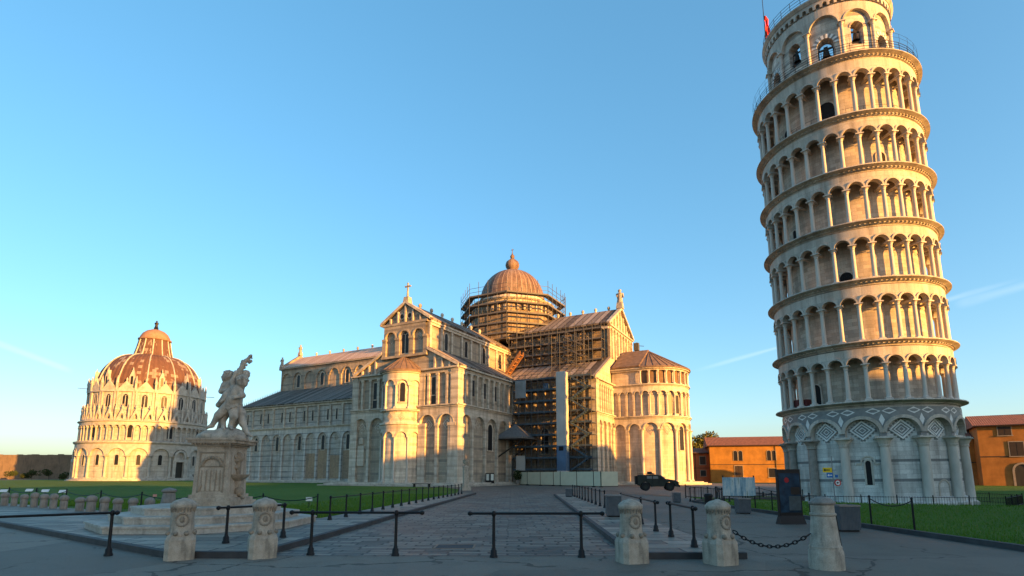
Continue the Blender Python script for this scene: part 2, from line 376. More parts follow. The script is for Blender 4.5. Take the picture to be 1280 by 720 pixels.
def m_monument(name, base, grime, sc=1.0):
    t = NT(name); n1 = t.noise(2.2*sc, 7, None, .65); n2 = t.noise(5*sc, 5, t.map((1, 1, .2))); n3 = t.noise(26*sc, 4)
    c = t.mix(t.ramp(n1, [(.42, 0), (.72, .75)]), base, grime); c = t.mix(t.ramp(n2, [(.52, 0), (.74, .6)]), c, (.10, .09, .075))
    c = t.mix(1, c, t.ramp(n3, [(.3, .8), (.7, 1.1)]), 'MULTIPLY')
    return t.done(c, .8, t.math('ADD', n1, t.math('MULTIPLY', n3, .4)), .5, .02)
MA['statue'] = m_monument('weathered statue marble', (.40, .355, .29), (.15, .13, .105), 1.4); MA['fountain'] = m_monument('fountain marble', (.40, .335, .26), (.19, .135, .085)); MA['bollard'] = m_monument('bollard stone', (.38, .335, .27), (.19, .155, .115), 2); MA['bollard_dark'] = m_monument('dark bollard stone', (.24, .21, .18), (.12, .11, .09), 2)
MA['relief'] = m_monument('darker carved fountain marble', (.27, .215, .155), (.13, .10, .07)); MA['bollard_relief'] = m_monument('darker carved bollard stone', (.25, .21, .16), (.13, .11, .085), 2)  # carvings toned darker than their stone so the relief stands out
MA['step'] = m_monument('fountain step stone', (.42, .385, .33), (.22, .185, .14), .6)
def m_lawn():
    t = NT('lawn grass'); n1 = t.noise(.12, 5, None, .6); n2 = t.noise(3.0, 6, None, .75); n3 = t.noise(40, 3)
    c = t.mix(t.ramp(n1, [(.35, 0), (.65, 1)]), (.045, .12, .008), (.085, .165, .016)); c = t.mix(t.ramp(n2, [(.4, 0), (.7, .6)]), c, (.10, .15, .022)); c = t.mix(t.ramp(n3, [(.35, .0), (.7, .5)]), c, (.012, .035, .004))
    return t.done(c, .9, t.math('ADD', n3, n2), 1.0, .05, 0, .15)
MA['lawn'] = m_lawn()
def m_asphalt(name, c, patch):
    t = NT(name); n1 = t.noise(.22, 6, None, .6); n2 = t.noise(60, 3); n3 = t.noise(1.1, 6, None, .7)
    col = t.mix(t.ramp(n1, [(.4, 0), (.65, 1)]), c, patch); col = t.mix(t.ramp(n3, [(.5, 0), (.75, .45)]), col, tuple(q*.5 for q in c)); col = t.mix(1, col, t.ramp(n2, [(.3, .7), (.7, 1.25)]), 'MULTIPLY')
    vo = t.n('ShaderNodeTexVoronoi', feature='DISTANCE_TO_EDGE'); vo.inputs['Scale'].default_value = .33; ad = t.n('ShaderNodeVectorMath', operation='MULTIPLY_ADD'); nc = t.n('ShaderNodeTexNoise'); nc.inputs['Scale'].default_value = 1.3; nc.inputs['Detail'].default_value = 5; t.L(t.tc.outputs['Object'], nc.inputs['Vector']); t.L(nc.outputs['Color'], ad.inputs[0]); ad.inputs[1].default_value = (1.2, 1.2, 0); t.L(t.tc.outputs['Object'], ad.inputs[2]); t.L(ad.outputs[0], vo.inputs['Vector'])
    ck = t.math('MULTIPLY', t.math('LESS_THAN', vo.outputs['Distance'], .010), t.math('GREATER_THAN', n1, .47)); col = t.mix(t.math('MULTIPLY', ck, .75), col, tuple(q*.25 for q in c))
    pt = t.n('ShaderNodeTexVoronoi', distance='CHEBYCHEV'); pt.inputs['Scale'].default_value = .16; t.L(t.map((1, .45, 1)), pt.inputs['Vector']); col = t.mix(1, col, t.ramp(pt.outputs['Color'], [(.25, .78), (.75, 1.16)]), 'MULTIPLY')
    return t.done(col, t.ramp(n1, [(.35, .6), (.65, .85)]), t.math('ADD', n2, t.math('MULTIPLY', n3, 1.5)), .6, .015, 0, .3)
MA['asphalt'] = m_asphalt('worn asphalt', (.128, .110, .086), (.168, .146, .115)); MA['asphalt_light'] = m_asphalt('light asphalt', (.145, .125, .098), (.205, .178, .14))
def m_paving(name, base, bw, rh, rot=0):
    t = NT(name); v = t.map((1, 1, 1), (0, 0, rot)); wob = t.noise(.6, 3); 
    ad = t.n('ShaderNodeVectorMath', operation='MULTIPLY_ADD'); nc = t.n('ShaderNodeTexNoise'); nc.inputs['Scale'].default_value = .7; t.L(v, nc.inputs['Vector']); t.L(nc.outputs['Color'], ad.inputs[0]); ad.inputs[1].default_value = (.25, .25, 0); t.L(v, ad.inputs[2])
    br = t.n('ShaderNodeTexBrick'); br.inputs['Scale'].default_value = 1; br.inputs['Brick Width'].default_value = bw; br.inputs['Row Height'].default_value = rh; br.inputs['Mortar Size'].default_value = .03; br.offset_frequency = 2; br.squash = 1.4; br.squash_frequency = 3
    br.inputs['Color1'].default_value = (*[c*1.6 for c in base], 1); br.inputs['Color2'].default_value = (*[c*.5 for c in base], 1); br.inputs['Mortar'].default_value = (*[c*.18 for c in base], 1); t.L(ad.outputs[0], br.inputs['Vector'])
    n1 = t.noise(.18, 5, None, .6); n2 = t.noise(14, 5); c = t.mix(1, br.outputs['Color'], t.ramp(n1, [(.3, .72), (.7, 1.25)]), 'MULTIPLY'); c = t.mix(1, c, t.ramp(n2, [(.3, .8), (.7, 1.15)]), 'MULTIPLY')
    h = t.math('ADD', t.math('MULTIPLY', br.outputs['Fac'], -1.0), t.math('MULTIPLY', t.noise(2.5, 4), 1.2))
    return t.done(c, t.ramp(n1, [(.3, .5), (.7, .7)]), h, 1.0, .06, 0, .35)
MA['paving'] = m_paving('dark stone setts', (.135, .116, .09), .62, .30); MA['sidewalk'] = m_paving('grey stone flags', (.170, .146, .113), 1.25, .7); MA['pale_paving'] = m_paving('pale stone apron', (.30, .28, .25), 1.2, .6, R(28.2))
MA['kerb'] = m_plain('dark kerb stone', (.045, .045, .047), .75, .4, 3)

# ------------------------------------------------------------------ ground, roads, lawns
def sheet(name, poly, mat, dz, step=4.0):
    """polygon cut into a grid and laid on the terrain"""
    bm = bmesh.new(); bm.faces.new([bm.verts.new((x, y, 0)) for x, y in poly])
    xs = [p[0] for p in poly]; ys = [p[1] for p in poly]
    for ax, lo, hi in ((0, min(xs), max(xs)), (1, min(ys), max(ys))):
        q = math.floor(lo/step)*step+step
        while q < hi:
            co = (q, 0, 0) if ax == 0 else (0, q, 0); no = (1, 0, 0) if ax == 0 else (0, 1, 0)
            bmesh.ops.bisect_plane(bm, geom=bm.verts[:]+bm.edges[:]+bm.faces[:], plane_co=co, plane_no=no); q += step
    for v in bm.verts: v.co.z = gh(v.co.x, v.co.y)+dz
    bmesh.ops.recalc_face_normals(bm, faces=bm.faces)
    for f in bm.faces:
        if f.normal.z < 0: f.normal_flip()
    me = bpy.data.meshes.new(name); bm.to_mesh(me); bm.free(); me.materials.append(mat)
    o = bpy.data.objects.new(name, me); COL.objects.link(o); return o
def ground():
    xs = [-6000, -1500, -400]+[-200+4*i for i in range(101)]+[400, 1500, 6000]; ys = [-6000, -1500, -400, -100]+[-60+4*i for i in range(76)]+[400, 900, 2500, 6000]
    V = [(x, y, gh(x, y)) for y in ys for x in xs]; n = len(xs); fs = [(j*n+i, j*n+i+1, (j+1)*n+i+1, (j+1)*n+i) for j in range(len(ys)-1) for i in range(n-1)]
    m = MB(); m.add(V, fs); setting(m.build('ground', MA['asphalt']))
ground()
CK, CPSI = Vector((0.09, 121.8, 0)), R(-28.22)
def CW(x, y): return (CK.x+x*cos(CPSI)-y*sin(CPSI), CK.y+x*sin(CPSI)+y*cos(CPSI))
setting(sheet('road', [(-5.25, 12.1), (2.45, 12.1), (3.55, 47), (6, 60), (8, 78), (-6, 82), (-3.3, 50)], MA['paving'], .004))
setting(sheet('front_road', [(-60, -30), (60, -30), (60, 4), (9, 12.06), (-7.05, 12.06), (-18.2, 19.7), (-60, 52)], MA['asphalt_light'], .004))
setting(sheet('lawn', [(-5.0, 50), (-7.2, 21.2), (-15, 23.3), (-30, 33.0), (-60, 52), (-170, 130), (-170, 215), (-100, 215), (-77, 150)]+[CW(-71, -22), CW(-14, -22), CW(-14, -41)]+[(-9.5, 78), (-6.2, 66)], MA['lawn'], .03))
setting(sheet('tower_lawn', [(11.75, 3), (11.6, 35.5), (13, 37.5), (22, 42), (27, 50), (25.5, 66), (31, 72), (48, 76), (60, 84), (78, 92), (78, 3)], MA['lawn'], .03))
setting(sheet('far_lawn', [(36, 122), (70, 106), (74, 112), (44, 131)], MA['lawn'], .03))
def raised(name, poly, mat, h=.12):
    m = MB(); m.prism(poly, -.3, h); setting(m.build(name, mat))
raised('left_pavement', [(-18.3, 20.0), (-7.1, 11.95), (-5.35, 11.95), (-3.35, 50.5), (-4.9, 50.5), (-7.1, 21.0), (-15, 23.1), (-30, 32.8), (-60, 51.5), (-60, 50.7)], MA['sidewalk'])
raised('right_pavement', [(2.55, 11.8), (4.75, 11.8), (5.2, 47.5), (3.65, 47.5)], MA['sidewalk'])
def kerbs():
    for pts, w in (([(-60, 50.6), (-18.3, 19.9), (-7.1, 11.85), (-5.3, 11.85), (-3.3, 50.6)], .16), ([(2.5, 47.6), (2.5, 11.72), (4.8, 11.72)], .14), ([(11.6, 3), (11.45, 35.6), (12.9, 37.7), (21.9, 42.2)], .16)):
        m = MB()
        if pts[0][0] == 2.5: pts = [(3.6, 47.6), (2.5, 11.72), (4.8, 11.72)]
        for a, b in zip(pts, pts[1:]):
            a = Vector((*a, 0)); b = Vector((*b, 0)); d = (b-a).normalized(); nrm = Vector((-d.y, d.x, 0))*w/2
            m.extr([a-nrm-Vector((0, 0, .2)), a+nrm-Vector((0, 0, .2)), a+nrm+Vector((0, 0, .135)), a-nrm+Vector((0, 0, .135))], b-a)
        setting(m.build('kerb', MA['kerb']))
kerbs()

def grass_blades(n, region, name, label):
    V = []; Fc = []
    for _ in range(n):
        x, y = region(); d = math.hypot(x, y)*.0009; h = .05+.07*rng.random(); a = rng.random()*6.28; w = .006+d*.35; z = gh(x, y)+.025; k = len(V); l = h*.6*(rng.random()-.3)
        V += [(x-w*cos(a), y-w*sin(a), z), (x+w*cos(a), y+w*sin(a), z), (x-l*sin(a), y+l*cos(a), z+h)]; Fc.append((k, k+1, k+2))
    me = bpy.data.meshes.new(name); me.from_pydata(V, [], Fc); t = NT(name); nz = t.noise(1.2, 4); me.materials.append(t.done(t.mix(nz, (.035, .105, .008), (.11, .19, .025)), .8, None, 0, 0, 0, .1)); o = bpy.data.objects.new(name, me); COL.objects.link(o)
    o['kind'] = 'stuff'; o['label'] = label; o['category'] = 'grass'
def reg_r():
    y = 7+rng.random()**1.6*34; return (11.75+rng.random()**1.8*22, y) if y < 35 else (13.5+rng.random()*10, 38+rng.random()*5)
def reg_l():
    t = rng.random()
    if t < .45: y = 21.5+rng.random()*28; return (-7.25+(y-21)*.075-rng.random()**1.8*6, y)
    q = rng.random(); return (-30+q*22.5+rng.normal()*.1, 33.3-q*11.2+rng.random()**1.6*7+.2)
grass_blades(36000, reg_r, 'grass', 'short green blades of the lawn in front of the tower'); grass_blades(30000, reg_l, 'grass', 'short green blades along the front of the left lawn')

# ------------------------------------------------------------------ leaning tower
def column_mesh(h, r, cap=.5, n=12, ped=.16):
    m = MB(); q = r
    m.box((0, 0, ped/2), (q*2.9, q*2.9, ped)); 
    m.lathe([(q*1.35, ped), (q*1.4, ped+.05), (q*1.2, ped+.1), (q*1.05, ped+.14), (q, ped+.2), (q*.95, h*.5), (q*.86, h-cap), (q*1.05, h-cap+.03), (q*.95, h-cap+.07), (q*1.0, h-cap*.7), (q*1.35, h-cap*.3), (q*1.6, h-.1)], n)
    m.box((0, 0, h-.05), (q*3.6, q*3.6, .1))
    return m
def tower():
    T = empty('leaning_tower', TOW, 0, 'tall leaning round white marble bell tower ringed by six tiers of columned galleries', 'tower')
    ax = Vector((-.010, .004, 1)).normalized(); q = Vector((0, 0, 1)).rotation_difference(ax); T.rotation_mode = 'QUATERNION'; T.rotation_quaternion = q
    face = math.atan2(-TOW.y, -TOW.x); ph = face-R(3)                       # a bay of the ground storey faces the square
    H = [9.715, 15.43, 21.51, 27.36, 33.12, 38.87, 45.49, 54.54]
    # ground storey
    Rb = 7.45; m = MB(); m.lathe([(7.95, -1.5), (7.95, .35), (7.75, .5), (7.75, .8), (Rb, .9), (Rb, 9.3)], 90); b = m.build('base_wall', MA['tower_base'], T, True)
    M = cyl((0, 0), Rb, ph); bw = R(24)*Rb
    a = MB()
    for k in range(15): a.arcade(M, (k-.5)*bw, (k+.5)*bw, 1, 6.3, 9.2, .84, 0, .5, 14, mould=.3, mp=.14, closed_back=False, stilt=.45)
    a.build('blind_arcade', MA['tower_trim'], T)
    wi = MB(); gi = MB()
    for k in range(-4, 5):
        c = k*bw
        # spandrel inlay
        e = c+bw*.5
        gi.arcade(M, (k-.5)*bw, (k+.5)*bw, 1, 6.45, 9.1, .84, .49, .508, 14, mould=0, closed_back=False, stilt=.3)
        for (x, z, ww, hh) in ((e, 7.95, .22, .55), (e-.6, 8.76, .57, .31), (e+.6, 8.76, .57, .31)): wi.add([M(x-ww, z, .52), M(x, z-hh, .52), M(x+ww, z, .52), M(x, z+hh, .52)], [(0, 1, 2, 3)])
        # stepped lozenge
        zc = 7.05
        def ring(mb, r0, r1, d0, d1):
            vs = []
            for i in range(4):
                an = PI/2*i
                for r_, d_ in ((r0, d0), (r0, d1), (r1, d1), (r1, d0)): vs.append(M(c+r_*cos(an)*1.12, zc+r_*sin(an), d_))
            fs = []
            for i in range(4):
                j = (i+1) % 4
                for e in range(3): fs.append((4*i+e, 4*j+e, 4*j+e+1, 4*i+e+1))
            mb.add(vs, fs)
        ring(gi, 0, .98, .0, .012); ring(wi, .74, .92, 0, .14); ring(gi, .6, .74, 0, .03); ring(wi, .48, .6, 0, .09); ring(gi, .30, .48, 0, .04); ring(wi, .2, .28, 0, .06); ring(gi, 0, .2, 0, .03)
        for i in range(4):
            for t_ in range(5):
                u0 = (t_+.5)/5; an, bn = PI/2*i, PI/2*(i+1); x = (1-u0)*cos(an)+u0*cos(bn); z = (1-u0)*sin(an)+u0*sin(bn)
                gi.mbox(M, c+x*1.06*1.12-.09, c+x*1.06*1.12+.09, zc+z*1.06-.09, zc+z*1.06+.09, 0, .02)
    wi.build('white_inlay', MA['white_inlay'], T); gi.build('grey_inlay', MA['grey_inlay'], T)
    big = column_mesh(6.3, .44, .85, 20, .3); hc = None
    for k in range(15):
        an = ph+R(24)*(k+.5); vis = cos(an-face)
        if vis < -.2: continue
        rel = math.atan2(sin(an-face), cos(an-face))
        if hc is None: hc = big.build('half_column', MA['column'], T, True); o = hc
        else: o = put(hc, T)
        o.location = ((Rb+.28)*cos(an), (Rb+.28)*sin(an), 0); o.rotation_euler = (0, 0, an)
        if rel < -.30:       # the ones towards the cathedral are dark granite
            me = o.data.copy(); me.materials[0] = MA['granite']; o.data = me; o['label'] = 'dark grey granite half column'
        cp = MB(); cp.mbox(lambda s, z, e: Vector((e, s, z)), -.72, .72, 6.3, 6.42, -.35, .62); cp.lathe([(.42, 5.5), (.46, 5.58), (.43, 5.65), (.5, 5.85), (.62, 6.15), (.70, 6.3)], 14)
        if 'abacus' not in KIDS: KIDS['abacus'] = cp.build('capital', MA['tower_trim'], o, True)
        else: put(KIDS['abacus'], o)
    # slit windows, door
    for k, (w, z0, z1) in {0: (.42, 1.95, 4.2)}.items():
        f = MB(); f.archband(M, k*bw+.18, w, z0, z1, .16, 0, .06); fo = f.build('window', MA['tower_trim'], T); p = MB(); p.arched(M, k*bw+.18, w, z0, z1, 0, .02); p.build('pane', MA['dark'], fo)
        f = MB(); f.archband(M, k*bw+.18, w+.5, z1-.3, z1+.35, .14, 0, .1); f.mbox(M, k*bw-.75, k*bw-.3, z1-.35, z1-.2, 0, .1); f.mbox(M, k*bw+.66, k*bw+1.1, z1-.35, z1-.2, 0, .1); f.build('window_hood', MA['tower_trim'], T)
    f = MB(); f.archband(M, 2*bw+.3, 1.1, 0.5, 2.3, .14, 0, .05); fo = f.build('blocked_niche', MA['tower_trim'], T)
    # cornices: profile going outwards
    def cornice(z, ro, rin, big=False):
        m = MB(); P = [(7.45, z-.5), (7.76, z-.48), (7.8, z-.38), (7.95, z-.33), (8.0, z-.22), (ro-.28, z-.15), (ro, z-.07), (ro, z+.0), (ro-.04, z+.05), (rin, z+.1)]
        m.lathe(P, 90); return m
    for i in range(7):
        ro = 8.59 if i == 0 else 8.52; cornice(H[i], ro, 5.9).build('cornice', MA['tower_trim'], T, True, 30)
        if i:
            m = MB()
            for k in range(120):      # dentils under the ledge
                an = 2*PI*k/120; m.box((8.06*cos(an), 8.06*sin(an), H[i]-.255), (.14, .15, .08), an)
            m.build('dentil_moulding', MA['tower_trim'], T)
    # six galleries
    Rc = 7.72; step = R(12); back = MB(); colmesh = {}
    for i in range(6):
        z0 = H[i]+.1; hh = H[i+1]-.6-z0; ch = hh*.70
        m = MB(); m.lathe([(6.3, z0-.02), (6.3, z0+hh+.3)], 90); m.build('gallery_wall', MA['tower'], T, True)
        A = cyl((0, 0), Rc, ph+step/2); bw2 = step*Rc; ar = MB()
        ar.arcade(A, 0, 30*bw2, 30, z0+ch, z0+hh, .80, -.26, .2, 10, mould=.16, mp=.13)
        ao = ar.build('gallery_arcade', MA['tower_trim'], T)
        v = MB(); v.lathe([(6.25, z0+hh-.25), (6.9, z0+hh-.05), (7.5, z0+hh-.25)], 90); v.build('gallery_vault', MA['tower'], T, True)
        cm = column_mesh(ch, .205, .48, 10, .14); c0 = None
        for k in range(30):
            an = ph+step/2+step*k; vis = cos(an-face)
            if vis < .0:
                off = len(back.v); ca, sa = cos(an), sin(an)
                back.add([((Rc*ca)+x*ca-y*sa, Rc*sa+x*sa+y*ca, z+z0) for x, y, z in cm.v], cm.f); continue
            if c0 is None: c0 = cm.build('gallery_column', MA['column'], ao, True); o = c0
            else: o = put(c0, ao)
            o.location = (Rc*cos(an), Rc*sin(an), z0); o.rotation_euler = (0, 0, an)
        lb = MB()
        for k in range(30):   # radial lintels from columns to wall
            an = ph+step/2+step*k
            if cos(an-face) < 0: continue
            lb.mark(); lb.box((6.95*cos(an), 6.95*sin(an), z0+ch+.12), (1.35, .22, .2), an)
        build_each(lb, 'gallery_lintel', MA['tower_trim'], T)
        # openings of the inner wall
        W = cyl((0, 0), 6.3, face)
        for (s, w, a, bb) in {0: ((-4.3, 1.0, 0, 2.3),), 1: (), 2: ((-.35, 1.1, .1, 1.45),), 3: ((-5.2, .5, .6, 2),), 4: ((3.9, .9, 0, 2.2),), 5: ((-.55, 1.5, 0, 3.0), (-4.9, .9, 0, 2.3))}[i]:
            f = MB(); f.archband(W, s, w, z0+a, z0+bb, .12, 0, .14); fo = f.build('doorway', MA['tower_trim'], T); p = MB(); p.arched(W, s, w, z0+a, z0+bb, 0, .10); p.build('opening', MA['dark'], fo)
            if i in (2, 5):
                g = MB()
                for k in range(7): g.mbox(W, s-w/2+w*k/6-.02, s-w/2+w*k/6+.02, z0+a, z0+min(bb, 1.3), .11, .14)
                for zz in (.4, .8, 1.2): g.mbox(W, s-w/2, s+w/2, z0+a+zz, z0+a+zz+.04, .11, .14)
                g.build('grille', MA['iron'], fo)
        if i == 0:
            bx = MB(); bx.box((7.2*cos(face-.95), 7.2*sin(face-.95), z0+.5), (.6, 1.0, .9), face-.95); bx.box((7.2*cos(face-.78), 7.2*sin(face-.78), z0+.42), (.6, .8, .8), face-.78); bx.build('cabinet', m_plain('dark red cabinet', (.10, .02, .02), .6, .2, 2), T)
    bo = back.build('gallery_column', MA['column'], T, True); bo['kind'] = 'stuff'
    def railing(r, z, h, n, nr=3, name='railing', th=.03, a0=0, a1=2*PI):
        m = MB()
        for k in range(n+1):
            an = a0+(a1-a0)*k/n; p = (r*cos(an), r*sin(an)); m.tube((*p, z), (*p, z+h), th, n=5)
            bn = a0+(a1-a0)*(k+1)/n
            if k < n:
                for j in range(nr):
                    zz = z+h*(j+1)/nr; m.tube((*p, zz), (r*cos(bn), r*sin(bn), zz), th*.8, n=4)
        return m.build(name, MA['iron'], T)
    railing(8.2, H[6]+.05, 1.15, 40, 4); railing(7.55, H[5]+.1, .95, 60, 2, th=.018); railing(8.3, H[6]+1.2, .9, 40, 2, 'safety_net_rail', .012)
    # bell chamber
    zb = H[6]+.1; Rw = 6.0; B = cyl((0, 0), Rw, face+R(0)-R(15)); bw3 = R(30)*Rw
    lo = MB(); st = MB(); hi = MB(); drk = MB()
    for k in range(12):
        s0, s1 = k*bw3, (k+1)*bw3; c = (s0+s1)/2
        if k % 2 == 0:
            lo.arcade(B, s0, s1, 1, zb+3.2, zb+7.5, .52, -1.0, 0, 12, zb=zb, mould=0)
            n = 15; r = .52*bw3/2; ro = r+.48
            for i in range(n):     # voussoirs of the striped arch
                a0, a1 = PI*i/n, PI*(i+1)/n; P = [(c-r*cos(a0), zb+3.2+r*sin(a0)), (c-r*cos(a1), zb+3.2+r*sin(a1)), (c-ro*cos(a1), zb+3.2+ro*sin(a1)), (c-ro*cos(a0), zb+3.2+ro*sin(a0))]
                (st if i % 2 == 0 else drk).add([B(x, z, 0) for x, z in P]+[B(x, z, .07) for x, z in P], [(4, 5, 6, 7), (0, 1, 5, 4), (1, 2, 6, 5), (2, 3, 7, 6), (3, 0, 4, 7)])
        else:
            lo.arcade(B, s0, s1, 1, zb+4.6, zb+7.5, .42, -1.0, 0, 10, zb=zb+2.6, mould=.12)
            lo.mbox(B, s0, s1, zb-.02, zb+2.6, -1.0, 0, 3)
            drk.arched(B, c, .5, zb+.4, zb+1.9, 0, .02)
    lo.build('bell_chamber_wall', m_stone('bell chamber marble', (.58, .53, .46), (.14, .13, .13), .9, .42, mode='cyl', rad=6, period=(1.26, .38, .1), bandmix=.7, stain=.4), T)
    st.build('white_voussoirs', MA['white_inlay'], T); drk.build('dark_voussoirs', MA['grey_inlay'], T)
    hi.arcade(B, -bw3*0, 12*bw3, 12, zb+5.2, zb+7.5, .84, 0, .3, 12, mould=.14, mp=.08, closed_back=False); hi.build('bell_chamber_arcade', MA['tower_trim'], T)
    tc = column_mesh(5.2, .2, .5, 10, .2); c0 = None
    for k in range(12):
        an = face-R(15)+R(30)*k
        if c0 is None: c0 = tc.build('bell_chamber_column', MA['column'], T, True); o = c0
        else: o = put(c0, T)
        o.location = (6.28*cos(an), 6.28*sin(an), zb); o.rotation_euler = (0, 0, an)
    cb = MB(); Cc = cyl((0, 0), 6.0, face); cb.arcade(Cc, 0, 2*PI*6.0, 60, zb+7.9, zb+8.4, .62, .0, .45, 6, zb=zb+7.6, mould=0)
    cb.lathe([(6.0, zb+7.5), (6.02, zb+8.5)], 90); cb.build('corbel_table', MA['tower_trim'], T)
    m = MB(); m.lathe([(6.0, zb+8.35), (6.5, zb+8.4), (6.6, zb+8.55), (6.75, zb+8.7), (6.75, zb+8.85), (6.2, zb+8.95), (5.0, zb+8.95), (5.0, zb+7.5)], 90); m.build('cornice', MA['tower_trim'], T, True, 30)
    railing(6.55, zb+8.9, 1.15, 36, 3)
    bell = MB(); bell.lathe([(.0, 1.25), (.22, 1.22), (.34, 1.1), (.4, .7), (.48, .3), (.66, .05), (.7, -.02), (.6, 0)], 18); bell.box((0, 0, 1.4), (1.7, .2, .22)); bell.box((0, 0, 1.6), (.5, .22, .3)); bell.tube((-.85, 0, 1.4), (-.85, 0, -.3), .06); bell.tube((.85, 0, 1.4), (.85, 0, -.3), .06); bell.box((0, 0, -.35), (1.9, .3, .18))
    b0 = None
    for k in range(12):
        an = face+R(30)*k; z = zb+1.9 if k % 2 == 0 else zb+3.3
        if cos(an-face) < -.3: continue
        if b0 is None: b0 = bell.build('bell', MA['bronze'], T, True); o = b0
        else: o = put(b0, T)
        o.location = (5.55*cos(an), 5.55*sin(an), z); o.rotation_euler = (0, 0, an+PI/2); 
        o.scale = (.55, .55, .75) if k % 2 else (.8, .8, .8)
    fl = MB(); fl.tube((0, 0, 0), (0, 0, 7), .06, .03, 8)
    fan = face-R(70); fo = fl.build('flagpole', MA['bronze'], T); fo.location = (6.4*cos(fan), 6.4*sin(fan), zb+8.9)
    fm = MB()
    n = 12
    for j in range(n):
        z = .9+3.0*j/n
        fm.add([], [])
    vs = []
    for j in range(n+1):
        z = .8+3.2*j/n
        for i in range(4): vs.append((.06+.16*i+.05*sin(j*.9+i), .10*sin(j*.7+i*2.2), z-.05*i*i))
    fm.add(vs, [(4*j+i, 4*j+i+1, 4*j+i+5, 4*j+i+4) for j in range(n) for i in range(3)])
    f2 = fm.build('flag', m_plain('red flag cloth', (.55, .03, .03), .8, .3, 2), fo, True)
tower()

# ------------------------------------------------------------------ cathedral
WIN = {}
def window(parent, M, s, w, z0, z1, d=0.0, mullion=False, trim='cath_trim'):
    f = MB(); f.archband(M, s, w, z0, z1, max(.12, w*.16), d, d+.14); f.mbox(M, s-w*.7, s+w*.7, z0-.16, z0, d, d+.2)
    if mullion:
        f.mbox(M, s-.09, s+.09, z0, z1-w*.5, d, d+.1); r = w/4
        for q in (-1, 1): f.archband(M, s+q*w/4, w/2-.1, z1-w*.62, z1-w*.25, .08, d, d+.1)
    o = f.build('window', MAT[trim], parent); p = MB(); p.arched(M, s, w, z0, z1, d, d+.06); p.build('pane', MAT['glass'], o); return o
def slot(parent, M, s, w, z0, z1, d=0.0):
    f = MB(); f.mbox(M, s-w/2-.12, s-w/2, z0, z1+.12, d, d+.1); f.mbox(M, s+w/2, s+w/2+.12, z0, z1+.12, d, d+.1); f.mbox(M, s-w/2, s+w/2, z1, z1+.12, d, d+.1)
    o = f.build('window', MAT['cath_trim'], parent); p = MB(); p.mbox(M, s-w/2, s+w/2, z0, z1, d, d+.03); p.build('pane', MAT['glass'], o); return o
def lozenge(mb, M, s, z, r, d=.0):
    mb.mark()
    for (a, b, dd) in ((r, r*.78, .07), (r*.5, r*.3, .07)):
        vs = []
        for i in range(4):
            an = PI/2*i
            for rr, e in ((a, d), (a, d+dd), (b, d+dd), (b, d)): vs.append(M(s+rr*cos(an)*.85, z+rr*sin(an), e))
        mb.add(vs, [(4*i+e, 4*((i+1) % 4)+e, 4*((i+1) % 4)+e+1, 4*i+e+1) for i in range(4) for e in range(3)])
def facade(parent, M, L, nb, z1, z2, mat, low=True, high_n=None, d=.34, base=.55, rf=.78, pil=.26, eave=.0, edge=.55):
    """lower blind arcade to z1, string course, upper order of pilasters to z2"""
    a = MB(); bw = L/nb
    a.arcade(M, 0, L, nb, z1-.25-bw*.5-.5, z1-.05, rf, 0, d, 10, mould=.16, mp=.08, closed_back=False)
    for k in range(nb+1):
        w = pil if 0 < k < nb else edge; s = min(max(k*bw, w), L-w) if w != pil else k*bw
        a.mbox(M, s-w, s+w, base, z1-.25-bw*.5-.5, 0, d); a.mbox(M, s-w-.1, s+w+.1, z1-.25-bw*.5-.95, z1-.25-bw*.5-.45, 0, d+.1); a.mbox(M, s-w-.1, s+w+.1, base, base+.4, 0, d+.1)
    a.build('blind_arcade', MAT[{'cath': 'cath_trim', 'apse': 'cath_trim', 'choir': 'choir'}.get(mat, 'nave_trim')], parent)
    c = MB(); c.mbox(M, -.3, L+.3, z1-.05, z1+.2, -.02, d+.12); c.mbox(M, -.5, L+.5, z1+.2, z1+.42, -.02, d+.34); c.build('string_course', MAT['cath_trim'], parent)
    if z2:
        n = high_n or nb*2; b2 = L/n; p = MB()
        for k in range(n+1):
            w = .2 if 0 < k < n else edge*.8; s = min(max(k*b2, w), L-w)
            p.mark(); p.mbox(M, s-w, s+w, z1+.42, z2-.8, 0, d*.8); p.mbox(M, s-w-.1, s+w+.1, z2-1.15, z2-.8, 0, d*.8+.1)
        build_each(p, 'pilaster', MAT['cath_trim'], parent)
        p = MB(); p.mbox(M, -.2, L+.2, z2-.8, z2-.25, 0, d*.8+.05); p.mbox(M, -.5, L+.5, z2-.25, z2+.0, 0, d+.4); p.build('eaves_cornice', MAT['cath_trim'], parent)
def lean_roof(parent, P, mat, t=.3, name='roof'):
    """slab roof through 4 local points (eave a, eave b, top b, top a)"""
    m = MB(); P = [Vector(p) for p in P]; n = (P[1]-P[0]).cross(P[3]-P[0]).normalized(); n = n if n.z > 0 else -n
    m.extr([p+n*.02 for p in P], n*t); return m.build(name, MAT[mat], parent)
